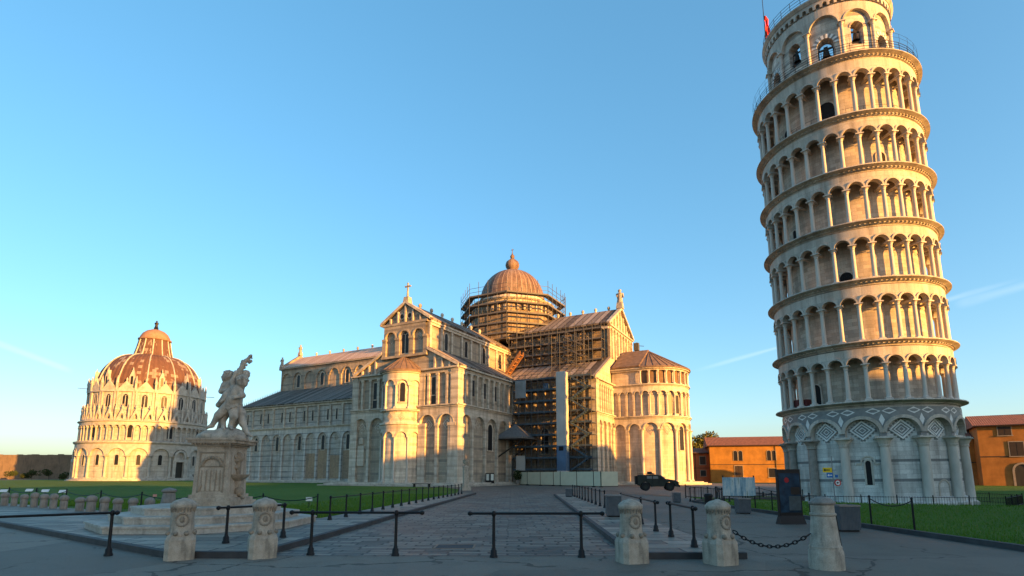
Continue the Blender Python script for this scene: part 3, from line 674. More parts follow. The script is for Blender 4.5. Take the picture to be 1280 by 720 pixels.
def figure(name, parent, loc, h, mat, cross=False):
    """small marble figure on a block, or a cross"""
    m = MB(); x, y, z = loc; m.box((x, y, z+.15*h), (.32*h, .32*h, .3*h), 0, .8, .8)
    if cross:
        m.tube((x, y, z+.3*h), (x, y, z+h*.62), .06*h, .045*h, 8); m.box((x, y, z+.8*h), (.06*h, .06*h, .42*h)); m.box((x, y, z+.84*h), (.34*h, .06*h, .06*h))
    else:
        m.lathe([(.0, .28*h), (.16*h, .3*h), (.13*h, .5*h), (.15*h, .66*h), (.17*h, .76*h), (.06*h, .84*h), (.06*h, .86*h), (.085*h, .91*h), (.08*h, .97*h), (0, h)], 10, (x, y, z), 0, 2*PI, 1, .8)
        m.tube((x+.15*h, y, z+.76*h), (x+.2*h, y-.06*h, z+.55*h), .05*h, .035*h, 6); m.tube((x-.15*h, y, z+.76*h), (x-.1*h, y-.14*h, z+.6*h), .05*h, .035*h, 6)
    return m.build(name, mat, parent, True)
TE, TW, YS, HE = 9.78, -11.39, -36.41, 18.6
def cathedral():
    C = empty('cathedral', CK, CPSI, 'long cross-shaped marble cathedral with banded walls, grey dome and scaffolding against its choir', 'cathedral')
    S1 = 12.3; HN = 18.43; AW = 16.49; XW = -68.58; b = 5.6; HC, HR, HT = 30.44, 34.4, 24.0
    t2E, t2W, HG, HA = 4.0, -5.46, 27.0, 30.2
    xC, bC, hcC, hrC = 25.14, 7.71, 30.5, 35.2
    def box(name, x0, x1, y0, y1, z0, z1, mat):
        m = MB(); m.box(((x0+x1)/2, (y0+y1)/2, (z0+z1)/2), (x1-x0, y1-y0, z1-z0)); return m.build(name, MAT[mat], C)
    box('nave_aisle_wall', XW, TW, -AW, AW, -.5, HN, 'nave'); box('clerestory_wall', XW, TW+.01, -b, b, HN, HC, 'cath')
    box('transept_wall', TW, TE, YS, -YS, -.5, HE, 'cath')
    m = MB(); m.box(((t2E+t2W)/2, 0, (HE+HG)/2), (t2E-t2W, -2*YS-.02, HG-HE)); m.build('transept_upper_wall', MAT['cath'], C)
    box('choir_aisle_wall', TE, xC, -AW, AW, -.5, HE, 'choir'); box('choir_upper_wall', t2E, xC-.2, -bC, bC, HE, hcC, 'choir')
    m = MB(); m.box((xC-.04, 0, 9.0), (.12, 2*AW-.02, 19.1)); m.build('choir_east_wall', MAT['apse'], C); m = MB(); m.box((xC-.24, 0, 24.5), (.12, 2*bC-.02, 11.9)); m.build('choir_gable_wall', MAT['apse'], C)
    m = MB()
    for q in range(3):
        e = 3.2-q*.7; P = [(XW-e, -AW-e), (TW-e, -AW-e), (TW-e, YS-e-1.5), (TE+e, YS-e-1.5), (TE+e, -AW-e), (xC+e, -AW-e), (xC+e, -9-e)]+[(30.7+(7.3+e)*cos(a), (7.3+e)*sin(a)) for a in np.linspace(-1.2, 1.2, 14)]+[(xC+e, AW+e), (TE+e, AW+e), (TE+e, -YS), (XW-e, AW+e)]
        m.prism(P, -.4, .18*(q+1))
    m.build('stepped_base', MAT['pale_step'] if 'pale_step' in MAT else MAT['cath_trim'], C)
    # ---- nave south side
    M = flat((XW, -AW, 0), (1, 0), (0, -1)); L = TW-XW
    facade(C, M, L, 15, S1+.2, HN, 'nave', high_n=15, d=.3); bw = L/15
    br = MB(); lz = MB()
    for k in range(15):
        s = (k+.5)*bw
        if k % 2: window(C, M, s, .95, 7.4, 10.7, 0)
        else: lozenge(lz, M, s, 10.1, .75)
        slot(C, M, s+bw*.28 if k % 2 else s, .55, 14.2, 16.6)
        if 6 <= k: br.mark(); br.mbox(M, s-bw*.38, s+bw*.38, .95, 5.6+((k*37) % 5)*.5, 0, .05)
    build_each(lz, 'lozenge_relief', MAT['cath_trim'], C); build_each(br, 'brick_patch', m_stone('brown repair stone', (.33, .22, .14), (.2, .15, .1), .5, .2, stain=.5), C)
    lean_roof(C, [(XW-.5, -AW-.7, HN-.1), (TW, -AW-.7, HN-.1), (TW, -b, HT), (XW-.5, -b, HT)], 'slate'); lean_roof(C, [(XW-.5, AW+.7, HN-.1), (TW, AW+.7, HN-.1), (TW, b, HT), (XW-.5, b, HT)], 'slate')
    st = MB()
    for k in range(24): # spikes up the sloping west edge
        t = k/23; st.mark(); st.tube((XW-.35, -AW-.7+(AW+.7-b)*t, HN+.2+(HT-HN+.1)*t), (XW-.35, -AW-.7+(AW+.7-b)*t, HN+.95+(HT-HN+.1)*t), .11, .03, 5)
    build_each(st, 'roof_spike', MAT['cath_trim'], C)
    # clerestory
    M = flat((XW, -b, 0), (1, 0), (0, -1)); n = 13; bw = L/n; a = MB(); a.arcade(M, 0, L, n, HC-3.1, HC-.7, .72, 0, .3, 10, mould=.2, mp=.08, closed_back=False)
    for k in range(n+1): a.mbox(M, max(0, k*bw-.3), min(L, k*bw+.3), HT-.3, HC-3.1, 0, .3)
    a.mbox(M, 0, L, HC-.7, HC-.3, 0, .4); a.mbox(M, -.4, L, HC-.3, HC, 0, .75); a.build('blind_arcade', MAT['cath'], C)
    for k in range(n):
        if k % 2: window(C, M, (k+.5)*bw, 1.15, HT+.9, HC-2.2)
    for sg in (-1, 1): lean_roof(C, [(XW-.4, sg*(b+.6), HC-.1), (t2W, sg*(b+.6), HC-.1), (t2W, 0, HR), (XW-.4, 0, HR)], 'pinktile', .25)
    g = MB(); g.extr([(XW-.6, -b-.7, HC-.4), (XW-.6, b+.7, HC-.4), (XW-.6, b+.7, HC+.4), (XW-.6, 0, HR+1.0), (XW-.6, -b-.7, HC+.4)], (1.0, 0, 0)); g.build('west_gable', MAT['cath'], C)
    figure('gable_statue', C, (XW, 0, HR+.9), 3.2, MAT['statue']); figure('corner_statue', C, (XW, -b-.3, HC+.3), 3.0, MAT['statue'])
    def ridge_knobs(p, q, n):
        m = MB(); p = Vector(p); q = Vector(q)
        for k in range(n):
            c = p.lerp(q, (k+.5)/n); m.mark(); m.lathe([(.28, -.2), (.2, .5), (.3, .6), (.32, .85), (.2, 1.1), (0, 1.2)], 8, c)
        build_each(m, 'ridge_finial', MAT['cath_trim'], C, True)
    ridge_knobs((XW+4, 0, HR), (t2W-3, 0, HR), 11); ridge_knobs(((t2E+t2W)/2, YS+2, HA), ((t2E+t2W)/2, -8, HA), 8); ridge_knobs((7, 0, hrC), (xC-1, 0, hrC), 6)
    # ---- transept, south front
    M = flat((TW, YS, 0), (1, 0), (0, -1)); L = TE-TW; ac = -.8; ar = 3.55
    sl, sr = ac-ar-TW, ac+ar-TW
    for (a0, a1, nm) in ((0, sl+.15, 'l'), (sr-.15, L, 'r')):
        Mx = flat((TW+a0, YS, 0), (1, 0), (0, -1)); facade(C, Mx, a1-a0, 2, S1, HE, 'cath', high_n=4, d=.42, edge=.7 if nm == 'r' else .5)
        bw = (a1-a0)/2; lz = MB()
        for k in range(2): lozenge(lz, Mx, (k+.5)*bw, 9.6, .95)
        build_each(lz, 'lozenge_relief', MAT['cath_trim'], C)
        slot(C, Mx, bw*(1.25 if nm == 'l' else .75), .75, 14.4, 17.2); slot(C, Mx, bw*(1.25 if nm == 'l' else .75), .95, 12.9, 14.2)
        if nm == 'l': f = MB(); f.mbox(Mx, bw*.3, bw*.7, 3.2, 6.6, 0, .2); f.arched(Mx, bw*.5, .9, 6.9, 8.0, 0, .2); f.build('wall_tomb', MAT['cath_trim'], C)
    # half gables of the transept aisles
    for (xa, xb) in ((TE, t2E), (TW, t2W)):
        g = MB(); g.extr([(xa, YS, HE), (xb, YS, HE), (xb, YS, 21.9)], (0, 1.0, 0)); g.build('half_gable', MAT['cath'], C)
        sgn = 1 if xa > 0 else -1; p = MB(); Mg = flat((0, YS, 0), (1, 0), (0, -1))
        for k in range(1, 4): x = xb+(xa-xb)*k/4; p.mbox(Mg, x-.16, x+.16, HE, HE+3.2*(1-k/4)+.1, 0, .25)
        p.extr([(xa+.4*sgn, YS-.45, HE+.0), (xb, YS-.45, 21.9), (xb, YS-.45, 22.35), (xa+.4*sgn, YS-.45, HE+.45)], (0, .5, 0)); p.build('gable_pilasters', MAT['cath_trim'], C)
        lean_roof(C, [(xa+.7*sgn, YS-.3, HE-.05), (xa+.7*sgn, -7 if xa > 0 else -b, HE-.05), (xb, -7 if xa > 0 else -b, 22.1), (xb, YS-.3, 22.1)], 'lead_y')
        lean_roof(C, [(xa+.7*sgn, -YS+.3, HE-.05), (xa+.7*sgn, 7, HE-.05), (xb, 7, 22.1), (xb, -YS+.3, 22.1)], 'lead_y')
    # upper front with three arches and gable
    M = flat((t2W, YS, 0), (1, 0), (0, -1)); L = t2E-t2W; a = MB()
    a.arcade(M, .35, L-.35, 3, 24.5, 26.6, .72, 0, .4, 12, mould=.24, mp=.1, closed_back=False)
    for k in range(4): s = .35+(L-.7)*k/3; a.mbox(M, max(0, s-.45), min(L, s+.45), 21.4, 24.5, 0, .4); a.mbox(M, max(0, s-.52), min(L, s+.52), 24.1, 24.5, 0, .5)
    a.mbox(M, 0, L, 21.0, 21.4, 0, .55); a.mbox(M, 0, L, 26.6, 27.0, 0, .5); a.build('blind_arcade', MAT['cath'], C)
    window(C, M, L/2, 1.5, 21.7, 25.4, 0, True)
    lz = MB()
    for s in (L*.19, L*.81): lozenge(lz, M, s, 24.3, .7)
    build_each(lz, 'lozenge_relief', MAT['cath_trim'], C)
    g = MB(); xm = (t2E+t2W)/2; g.extr([(t2W, YS, HG), (t2E, YS, HG), (xm, YS, HA)], (0, 1.0, 0)); g.extr([(t2W, -YS-1, HG), (t2E, -YS-1, HG), (xm, -YS-1, HA)], (0, 1.0, 0)); g.build('gable', MAT['cath'], C)
    p = MB()
    for sg, xe in ((-1, t2W), (1, t2E)): p.extr([(xe+.5*sg, YS-.5, HG-.1), (xm, YS-.5, HA+.1), (xm, YS-.5, HA+.6), (xe+.5*sg, YS-.5, HG+.4)], (0, .7, 0))
    for k in range(1, 6): x = t2W+L*k/6; p.mbox(M, L*k/6-.14, L*k/6+.14, HG, HG+(HA-HG)*(1-abs(k/3-1))-.1, 0, .35)
    p.build('gable_cornice', MAT['cath_trim'], C)
    for s in (L*.415, L*.585):
        f = MB(); f.lathe([(.62, 0), (.62, .1), (.4, .1)], 16); fo = f.build('oculus', MAT['cath_trim'], C); fo.location = (t2W+s, YS-.05, HG+1.15); fo.rotation_euler = (PI/2, 0, 0); p = MB(); p.lathe([(0, .04), (.42, .04)], 14); p.build('pane', MAT['glass'], fo)
    for sg, xe in ((-1, t2W), (1, t2E)): lean_roof(C, [(xe+.55*sg, YS-.4, HG-.15), (xe+.55*sg, -YS+.4, HG-.15), (xm, -YS+.4, HA), (xm, YS-.4, HA)], 'lead_y')
    figure('gable_cross', C, (xm, YS+.2, HA+.2), 3.6, MAT['statue'], True)
    # ---- transept, east side
    M = flat((TE, YS, 0), (0, 1), (1, 0)); L = AW and (-AW-YS); facade(C, M, L, 5, S1, HE, 'cath', high_n=11, d=.42, edge=.75); bw = L/5
    lz = MB()
    for k in (0, 1): lozenge(lz, M, (k+.5)*bw, 9.7, .8)
    build_each(lz, 'lozenge_relief', MAT['cath_trim'], C); window(C, M, 2.5*bw, 1.5, 5.8, 10.2)
    for k in (2, 4, 6): slot(C, M, (k+.5)*L/11, .8, 14.4, 17.0)
    M = flat((t2E, YS, 0), (0, 1), (1, 0)); L = 30; a = MB()
    for k in range(10): a.mark(); a.mbox(M, k*3.1, k*3.1+.5, 21.8, HG-.9, 0, .28)
    build_each(a, 'pilaster', MAT['cath_trim'], C); a = MB(); a.mbox(M, 0, L, HG-.9, HG-.5, 0, .35); a.mbox(M, 0, L, HG-.5, HG-.15, 0, .5); a.build('eaves_cornice', MAT['cath_trim'], C)
    for k in (1, 3, 5, 7): window(C, M, (k+.5)*3.1+.2, .95, 22.6, 25.6)
    M = flat((TW, -AW, 0), (0, -1), (-1, 0)); facade(C, M, -AW-YS, 5, S1, HE, 'cath', d=.42)
    # side door under a pyramid canopy
    M = flat((TE, YS, 0), (0, 1), (1, 0)); s0 = -AW-YS-1.8
    f = MB(); f.mbox(M, s0-1.6, s0-1.0, .5, 4.6, 0, .5); f.mbox(M, s0+1.0, s0+1.6, .5, 4.6, 0, .5); f.mbox(M, s0-1.7, s0+1.7, 4.6, 5.2, 0, .6); fo = f.build('door', MAT['cath_trim'], C); p = MB(); p.mbox(M, s0-1, s0+1, .5, 4.6, 0, .06); p.build('door_leaf', MAT['wood'], fo)
    m = MB(); x0, x1, y0, y1 = TE-.2, TE+5.0, -24.2, -17.6; zc = 8.2; apx = ((x0+x1)/2-.4, (y0+y1)/2, 10.6)
    m.add([(x0, y0, zc), (x1, y0, zc), (x1, y1, zc), (x0, y1, zc), (x0, y0, zc-.3), (x1, y0, zc-.3), (x1, y1, zc-.3), (x0, y1, zc-.3), apx], [(0, 1, 8), (1, 2, 8), (2, 3, 8), (3, 0, 8), (0, 4, 5, 1), (1, 5, 6, 2), (2, 6, 7, 3), (3, 7, 4, 0), (7, 6, 5, 4)]); co = m.build('porch_canopy', MAT['canopy'], C)
    for y in (y0+.7, y1-.7): m = MB(); m.tube((TE, y, 4.8), (TE+4.6, y, 7.6), .13, n=6); m.build('canopy_bracket', MAT['wood'], co)
    # ---- small transept apse
    def drum(name, c, r, a0, a1, z0, z1, mat): m = MB(); m.lathe([(r, z0), (r, z1)], 40, (c[0], c[1], 0), a0, a1); return m.build(name, MAT[mat], C, True)
    apm = m_stone('transept apse marble', (.64, .55, .44), (.3, .27, .24), 1.1, .45, mode='cyl', rad=3.4, cx=ac, cy=YS, period=(1.3, .4, .2), bandmix=.6); MAT['tapse'] = apm
    drum('small_apse_wall', (ac, YS), 3.2, PI, 2*PI, 0, HE-.4, 'tapse'); Mc = cyl((ac, YS), 3.2, PI); L = PI*3.2; nb = 5; bw = L/nb
    a = MB(); a.arcade(Mc, 0, L, nb, 7.7, 9.6, .74, 0, .25, 10, mould=.16, mp=.08, closed_back=False); a.arcade(Mc, 0, L, nb, 16.0, 17.9, .74, 0, .25, 10, mould=.16, mp=.08, closed_back=False)
    for z, t, e in ((9.6, .3, .5), (11.8, .3, .5), (17.9, .25, .45), (18.15, .3, .7)): a.mbox(Mc, 0, L, z, z+t, 0, e, 24)
    a.build('blind_arcade', MAT['cath_trim'], C)
    c0 = None
    for tier, (z0, h) in enumerate(((.5, 7.2), (12.1, 3.9))):
        cm = column_mesh(h, .17, .6, 10, .3); c0 = None
        for k in range(nb+1):
            an = PI+PI*k/nb; o = cm.build('column', MAT['column'], C, True) if c0 is None else put(c0, C); c0 = c0 or o
            o.location = (ac+3.34*cos(an), YS+3.34*sin(an), z0); o.rotation_euler = (0, 0, an)
    lz = MB()
    for k in range(nb): lozenge(lz, Mc, (k+.5)*bw, 10.85, .72); lz.mbox(Mc, (k+.5)*bw-.75, (k+.5)*bw+.75, 11.65, 11.8, 0, .15, 2)
    build_each(lz, 'lozenge_relief', MAT['cath_trim'], C)
    for k in (1, 3): window(C, Mc, (k+.5)*bw, .8, 13.2, 16.3)
    window(C, Mc, 1.5*bw, .75, 4.6, 7.3)
    m = MB(); m.lathe([(4.0, HE-.4), (4.05, HE-.15), (0, 21.4)], 26, (ac, YS+.1, 0), PI, 2*PI)
    for k in range(13): an = PI+PI*k/12; m.tube((ac+4.05*cos(an), YS+.1+4.05*sin(an), HE-.13), (ac, YS+.1, 21.45), .06, .04, 5)
    m.build('small_apse_roof', MAT['cone'], C)
    for (cx, cy, sx, sy, mt) in ((TE, YS, 1, -1, 'cath_trim'), (TW, YS, -1, -1, 'cath_trim'), (xC, -AW, 1, -1, 'cath_trim')):
        m = MB(); e = .46
        for (z0, z1, ee) in ((.5, S1-.06, .46), (S1+.43, HE-.82, .40)): m.box((cx-sx*(.5-ee/2), cy-sy*(.5-ee/2), (z0+z1)/2), (1.0+ee, 1.0+ee, z1-z0))
        m.box((cx-sx*.2, cy-sy*.2, S1+.18), (1.5, 1.5, .47)); m.box((cx-sx*.2, cy-sy*.2, HE-.42), (1.44, 1.44, .8)); m.build('corner_pier', MAT[mt], C)
    # ---- choir
    M = flat((xC, -AW, 0), (0, 1), (1, 0)); L = 9.6; facade(C, M, L, 4, S1, HE, 'apse', high_n=8, d=.4, edge=.6)
    M2 = flat((xC, 6.9, 0), (0, 1), (1, 0)); facade(C, M2, L, 4, S1, HE, 'apse', high_n=8, d=.4, edge=.6)
    for sg in (-1, 1):
        g = MB(); g.extr([(xC-1, sg*AW, HE), (xC-1, sg*bC, HE), (xC-1, sg*bC, 23.6)], (1.0, 0, 0)); g.build('half_gable', MAT['apse'], C)
        lean_roof(C, [(t2E+2, sg*(AW+.6), HE-.05), (xC+.4, sg*(AW+.6), HE-.05), (xC+.4, sg*bC, 23.7), (t2E+2, sg*bC, 23.7)], 'lead_x')
        lean_roof(C, [(t2E, sg*(bC+.6), hcC-.1), (xC+.4, sg*(bC+.6), hcC-.1), (xC+.4, 0, hrC), (t2E, 0, hrC)], 'lead_x')
    g = MB(); g.extr([(xC-.9, -bC, hcC), (xC-.9, bC, hcC), (xC-.9, 0, hrC)], (.7, 0, 0)); g.build('gable', MAT['apse'], C)
    M = flat((xC-.2, -bC, 0), (0, 1), (1, 0)); L = 2*bC; p = MB()
    for k in range(9): s = min(max(L*k/8, .25), L-.25); p.mbox(M, s-.22, s+.22, 24.0, hcC-1.2, 0, .35)
    p.arcade(M, 0, L, 8, hcC-1.3, hcC-.3, .7, 0, .35, 8, mould=.08, closed_back=False); p.mbox(M, -.2, L+.2, hcC-.3, hcC, 0, .6)
    for k in range(1, 8): p.mbox(M, L*k/8-.15, L*k/8+.15, hcC, hcC+(hrC-hcC)*(1-abs(k/4-1))-.1, 0, .3)
    for sg in (-1, 1): p.extr([(xC-.3, sg*(bC+.5), hcC-.1), (xC-.3, 0, hrC+.1), (xC-.3, 0, hrC+.6), (xC-.3, sg*(bC+.5), hcC+.4)], (.75, 0, 0))
    p.build('blind_arcade', MAT['cath_trim'], C)
    for k in (2, 5): window(C, M, L*(k+.5)/8, .8, 25, 28.3)
    figure('gable_statue', C, (xC, 0, hrC+.3), 4.2, MAT['statue'])
    # choir south wall behind the scaffold
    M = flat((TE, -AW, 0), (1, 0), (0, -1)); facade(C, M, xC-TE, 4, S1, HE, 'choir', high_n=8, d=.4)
    for k in (1, 2): window(C, M, (k+.5)*(xC-TE)/4, 1.4, 5.5, 10)
    M = flat((t2E, -bC, 0), (1, 0), (0, -1)); L = xC-t2E; p = MB()
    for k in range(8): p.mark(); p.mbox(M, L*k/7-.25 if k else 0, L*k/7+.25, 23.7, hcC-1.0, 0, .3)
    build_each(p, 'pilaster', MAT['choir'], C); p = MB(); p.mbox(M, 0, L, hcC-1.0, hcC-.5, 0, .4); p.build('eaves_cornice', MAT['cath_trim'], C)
    for k in (1, 3, 5): window(C, M, (k+.5)*L/7, 1.1, 25, 28.4)
    # ---- main apse
    ax_, ra = 30.7, 6.75
    m = MB(); m.box(((xC+ax_)/2, 0, 10.6), (ax_-xC, 2*ra, 22.2)); m.build('apse_bay_wall', MAT['apse'], C)
    drum('apse_wall', (ax_, 0), ra, -PI/2, PI/2, -.4, 21.0, 'apse'); Mc = cyl((ax_, 0), ra, -PI/2); L = PI*ra; nb = 7; bw = L/nb
    a = MB(); a.arcade(Mc, 0, L, nb, 10.0, 12.0, .78, 0, .4, 12, mould=.2, mp=.1, closed_back=False)
    for z, t, e in ((12.0, .25, .55), (12.25, .2, .75), (17.9, .25, .5), (18.15, .25, .7), (20.9, .3, .45), (21.2, .3, .75)): a.mbox(Mc, 0, L, z, z+t, 0, e, 36)
    nb2 = 14; a.arcade(Mc, 0, L, nb2, 16.5, 17.9, .74, .1, .42, 10, mould=.12, mp=.07)
    a.build('blind_arcade', MAT['cath_trim'], C)
    lz = MB()
    for k in range(nb):
        if k in (2, 4): continue
        lozenge(lz, Mc, (k+.5)*bw, 9.9, .9)
    build_each(lz, 'lozenge_relief', MAT['cath_trim'], C)
    for k in (2, 4): window(C, Mc, (k+.5)*bw, 1.2, 6.2, 10.6)
    for k in (3, 4, 8, 10): slot(C, Mc, (k+.5)*bw/2, .8, 12.9, 16.3)
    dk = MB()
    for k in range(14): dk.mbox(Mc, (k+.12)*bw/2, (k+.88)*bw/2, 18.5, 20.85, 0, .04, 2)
    dk.build('loggia_shade_panel', m_plain('shaded loggia back', (.16, .10, .06), .9, .3, 1), C)  # dark brown panels paint the shade of an open loggia
    for (z0, h, n, r_, off) in ((.5, 9.5, nb, .30, .3), (12.45, 4.05, nb2, .16, .3), (18.4, 2.5, nb2, .15, .36)):
        cm = column_mesh(h, r_, min(.7, h*.2), 10, .25); c0 = None
        for k in range(n+1):
            an = -PI/2+PI*k/n; o = cm.build('column', MAT['column'], C, True) if c0 is None else put(c0, C); c0 = c0 or o
            o.location = (ax_+(ra+off)*cos(an), (ra+off)*sin(an), z0); o.rotation_euler = (0, 0, an)
    m = MB(); m.lathe([(ra+.7, 21.45), (ra+.95, 21.4), (ra+.95, 21.6), (0, 26.0)], 44, (ax_, 0, 0), -PI/2, PI/2)
    for k in range(19): an = -PI/2+PI*k/18; m.tube((ax_+(ra+.95)*cos(an), (ra+.95)*sin(an), 21.62), (ax_, 0, 26.05), .09, .05, 5)
    m.build('apse_roof', MAT['cone'], C)
    for sg in (-1, 1): lean_roof(C, [(xC+.3, sg*(ra+.9), 21.5), (ax_, sg*(ra+.9), 21.5), (ax_, 0, 26.0), (xC+.3, 0, 26.0)], 'cone')
    M = flat((xC, -ra, 0), (1, 0), (0, -1)); L = ax_-xC; a = MB(); a.arcade(M, 0, L, 2, 10.0, 12.0, .72, 0, .4, 12, mould=.2, mp=.1, closed_back=False); a.arcade(M, 0, L, 4, 16.5, 17.9, .72, 0, .4, 10, mould=.12, mp=.07, closed_back=False)
    for z, t, e in ((12.0, .25, .55), (12.25, .2, .75), (17.9, .25, .5), (18.15, .25, .7), (20.9, .3, .45), (21.2, .3, .75)): a.mbox(M, 0, L, z, z+t, 0, e)
    for k in range(3): a.mbox(M, max(0, k*L/2-.3), min(L, k*L/2+.3), .5, 10, 0, .4)
    for k in range(5): a.mbox(M, max(0, k*L/4-.18), min(L, k*L/4+.18), 12.45, 16.5, 0, .4)
    a.build('blind_arcade', MAT['cath_trim'], C)
    # ---- dome
    D = 9.2; oct_ = lambda r: [(r*cos(PI/8+PI/4*i), r*sin(PI/8+PI/4*i)) for i in range(8)]
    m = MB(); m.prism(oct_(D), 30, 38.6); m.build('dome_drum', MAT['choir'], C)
    M = cyl((0, 0), 8.6, 0); a = MB(); L = 2*PI*8.6; a.arcade(M, 0, L, 40, 37.4, 38.6, .7, 0, .5, 8, mould=.08, zb=36.4)
    a.lathe([(9.3, 38.6), (9.6, 38.8), (9.6, 39.0), (7.3, 39.2), (7.3, 40.5), (7.55, 40.6), (7.5, 40.8)], 48); a.build('dome_gallery', MAT['cath_trim'], C)
    P = []
    for k in range(15): t = k/14; an = t*PI/2*.93; P.append((7.35*cos(an)**.92, 40.5+7.6*sin(an)**1.02))
    m = MB(); m.lathe(P, 80); m.build('dome_shell', MAT['dome'], C, True)
    m = MB(); m.lathe([(1.35, 47.6), (1.0, 48.1), (1.05, 48.5), (1.5, 49.0), (1.62, 49.6), (1.4, 50.3), (.7, 50.9), (.35, 51.2), (.5, 51.5), (.5, 51.8), (.2, 52.2), (.08, 52.6), (.05, 53.6)], 20); m.box((0, 0, 53.3), (.7, .08, .1)); m.build('lantern', MAT['dome'], C, True)
cathedral()

# ------------------------------------------------------------------ scaffolding and hoarding
def scaffolding():
    S = empty('scaffolding', CK, CPSI, 'tall tube scaffolding with decks and stairs covering the choir wall of the cathedral', 'scaffolding')
    def frame(name, x0, x1, y0, y1, z0, levels, nx, ny=1, th=.058, top=1.2):
        m = MB(); zt = levels[-1]+top
        xs = [x0+(x1-x0)*i/nx for i in range(nx+1)]; ys = [y0+(y1-y0)*i/ny for i in range(ny+1)]
        for x in xs:
            for y in ys: m.tube((x, y, z0), (x, y, zt), th, n=5)
        for z in levels:
            for y in ys: m.tube((x0, y, z), (x1, y, z), th*.8, n=4)
            m.tube((x0, ys[0], z+1.0), (x1, ys[0], z+1.0), th*.7, n=4); m.tube((x0, ys[0], z+.5), (x1, ys[0], z+.5), th*.6, n=4)
            for x in xs: m.tube((x, y0, z), (x, y1, z), th*.8, n=4)
        for i in range(0, nx-1, 2):
            for a, b in zip(levels, levels[1:]): m.tube((xs[i], y0, a), (xs[i+1], y0, b), th*.7, n=4)
        return m.build(name, MAT['steel'], S)
    lv = [2.5+2.0*k for k in range(9)]; x0, x1 = 10.6, 25.6; y0, y1 = -19.6, -17.4
    frame('tube_frame', x0, x1, y0, y1, -.1, lv, 12)
    d0 = None
    for z in lv:
        if d0 is None:
            m = MB(); m.box(((x0+x1)/2, (y0+y1)/2, .0), (x1-x0, y1-y0-.1, .08)); m.box(((x0+x1)/2, y0-.02, .12), (x1-x0, .04, .26)); d0 = m.build('deck', MAT['deck_blue'], S); o = d0
        else: o = put(d0, S)
        o.location = (0, 0, z+.08)
    # hoist mast clad in sheeting, stairs beside it
    m = MB(); hx = 20.9; m.box((hx, -21.0, 12.9), (1.6, 1.5, 12.6)); m.box((hx, -21.0, .9), (1.6, 1.5, 3.0)); ho = m.build('hoist_cladding', MAT['hoist'], S); ho['label'] = 'pale grey sheeted hoist shaft'
    m = MB(); m.box((hx, -21.0, 4.5), (1.62, 1.52, 4.2)); m.build('hoist_skirt', MAT['hoist_blue'], S)
    m = MB(); m.box((hx, -21.79, 6.1), (.8, .06, .7)); m.build('hoist_sign', MAT['dark'], S)
    s0 = None
    for k, z in enumerate(lv[:-1]):
        m = MB(); a, b = (22.1, 25.2) if k % 2 == 0 else (25.2, 22.1)
        for y in (-20.6, -19.9): m.extr([(a, y, z-.12), (b, y, z+1.88), (b, y, z+2.14), (a, y, z+.14)], (0, .06, 0))
        for i in range(8): t = (i+.5)/8; m.box((a+(b-a)*t, -20.25, z+2*t), (.3, .7, .05))
        m.tube((a, -20.6, z+1), (b, -20.6, z+3), .035, n=4); m.build('stair_flight', MAT['deck_blue'], S)
    sh = MB(); sh.box((12.2, -19.68, 17.0), (2.2, .05, 3.2)); sh.build('net_sheet', m_plain('pale debris net', (.25, .26, .26), .9, .3, 1), S); sh = MB(); sh.box((12.2, -19.72, 3.8), (1.8, .06, 2.6)); sh.build('site_board', MAT['hoist'], S)
    sh = MB(); sh.box((17.0, -19.0, 17.2), (1.0, .4, 1.2)); sh.build('site_sheet', MAT['hoist_blue'], S)
    # upper scaffold along the choir clerestory
    lv2 = [23.2, 25.2, 27.2, 29.2]; frame('upper_tube_frame', 4.6, 24.4, -10.1, -8.3, 20.6, lv2, 11, top=1.8)
    d0 = None
    for z in lv2:
        if d0 is None: m = MB(); m.box((14.5, -9.2, 0), (19.8, 1.7, .08)); m.box((14.5, -10.1, .1), (19.8, .04, .22)); d0 = m.build('upper_deck', MAT['deck'], S); o = d0
        else: o = put(d0, S)
        o.location = (0, 0, z+.06)
    for k, z in enumerate((21.5, 23.6, 25.7)):
        m = MB(); a, b = (17.5, 21.5) if k % 2 == 0 else (17.5, 21.5)
        for y in (-12.6, -11.6): m.extr([(a, y, z+2.0), (b, y, z-.1), (b, y, z+.2), (a, y, z+2.3)], (0, .08, 0)); m.tube((a, y, z+3.2), (b, y, z+1.1), .05, n=4)
        for i in range(9): t = (i+.5)/9; m.box((a+(b-a)*t, -12.1, z+2-2*t), (.35, .9, .06))
        m.build('roof_stair_flight', MAT['deck'], S)
    frame('stair_tube_frame', 15.5, 22.2, -13.2, -11.2, 20.0, [21.4, 23.5, 25.6], 4, top=2.6)
    m = MB()     # hoist track on the aisle roof
    for y in (-14.8, -13.4): m.extr([(5.4, y, 19.6), (9.6, y, 24.6), (9.6, y, 25.4), (5.4, y, 20.4)], (0, .12, 0))
    for i in range(8): t = (i+.5)/8; m.box((5.4+4.2*t, -14.1, 20.0+5*t), (.25, 1.4, .12))
    m.build('roof_hoist_track', m_plain('orange rusted hoist track', (.30, .14, .05), .8, .3, 2), S)
    # ring of scaffold round the dome drum
    m = MB(); r0, r1 = 11.9, 10.6; lv3 = [30.6, 32.8, 35.0, 37.2, 39.3]
    V = lambda r, i: (r*cos(PI/8+PI/4*i), r*sin(PI/8+PI/4*i))
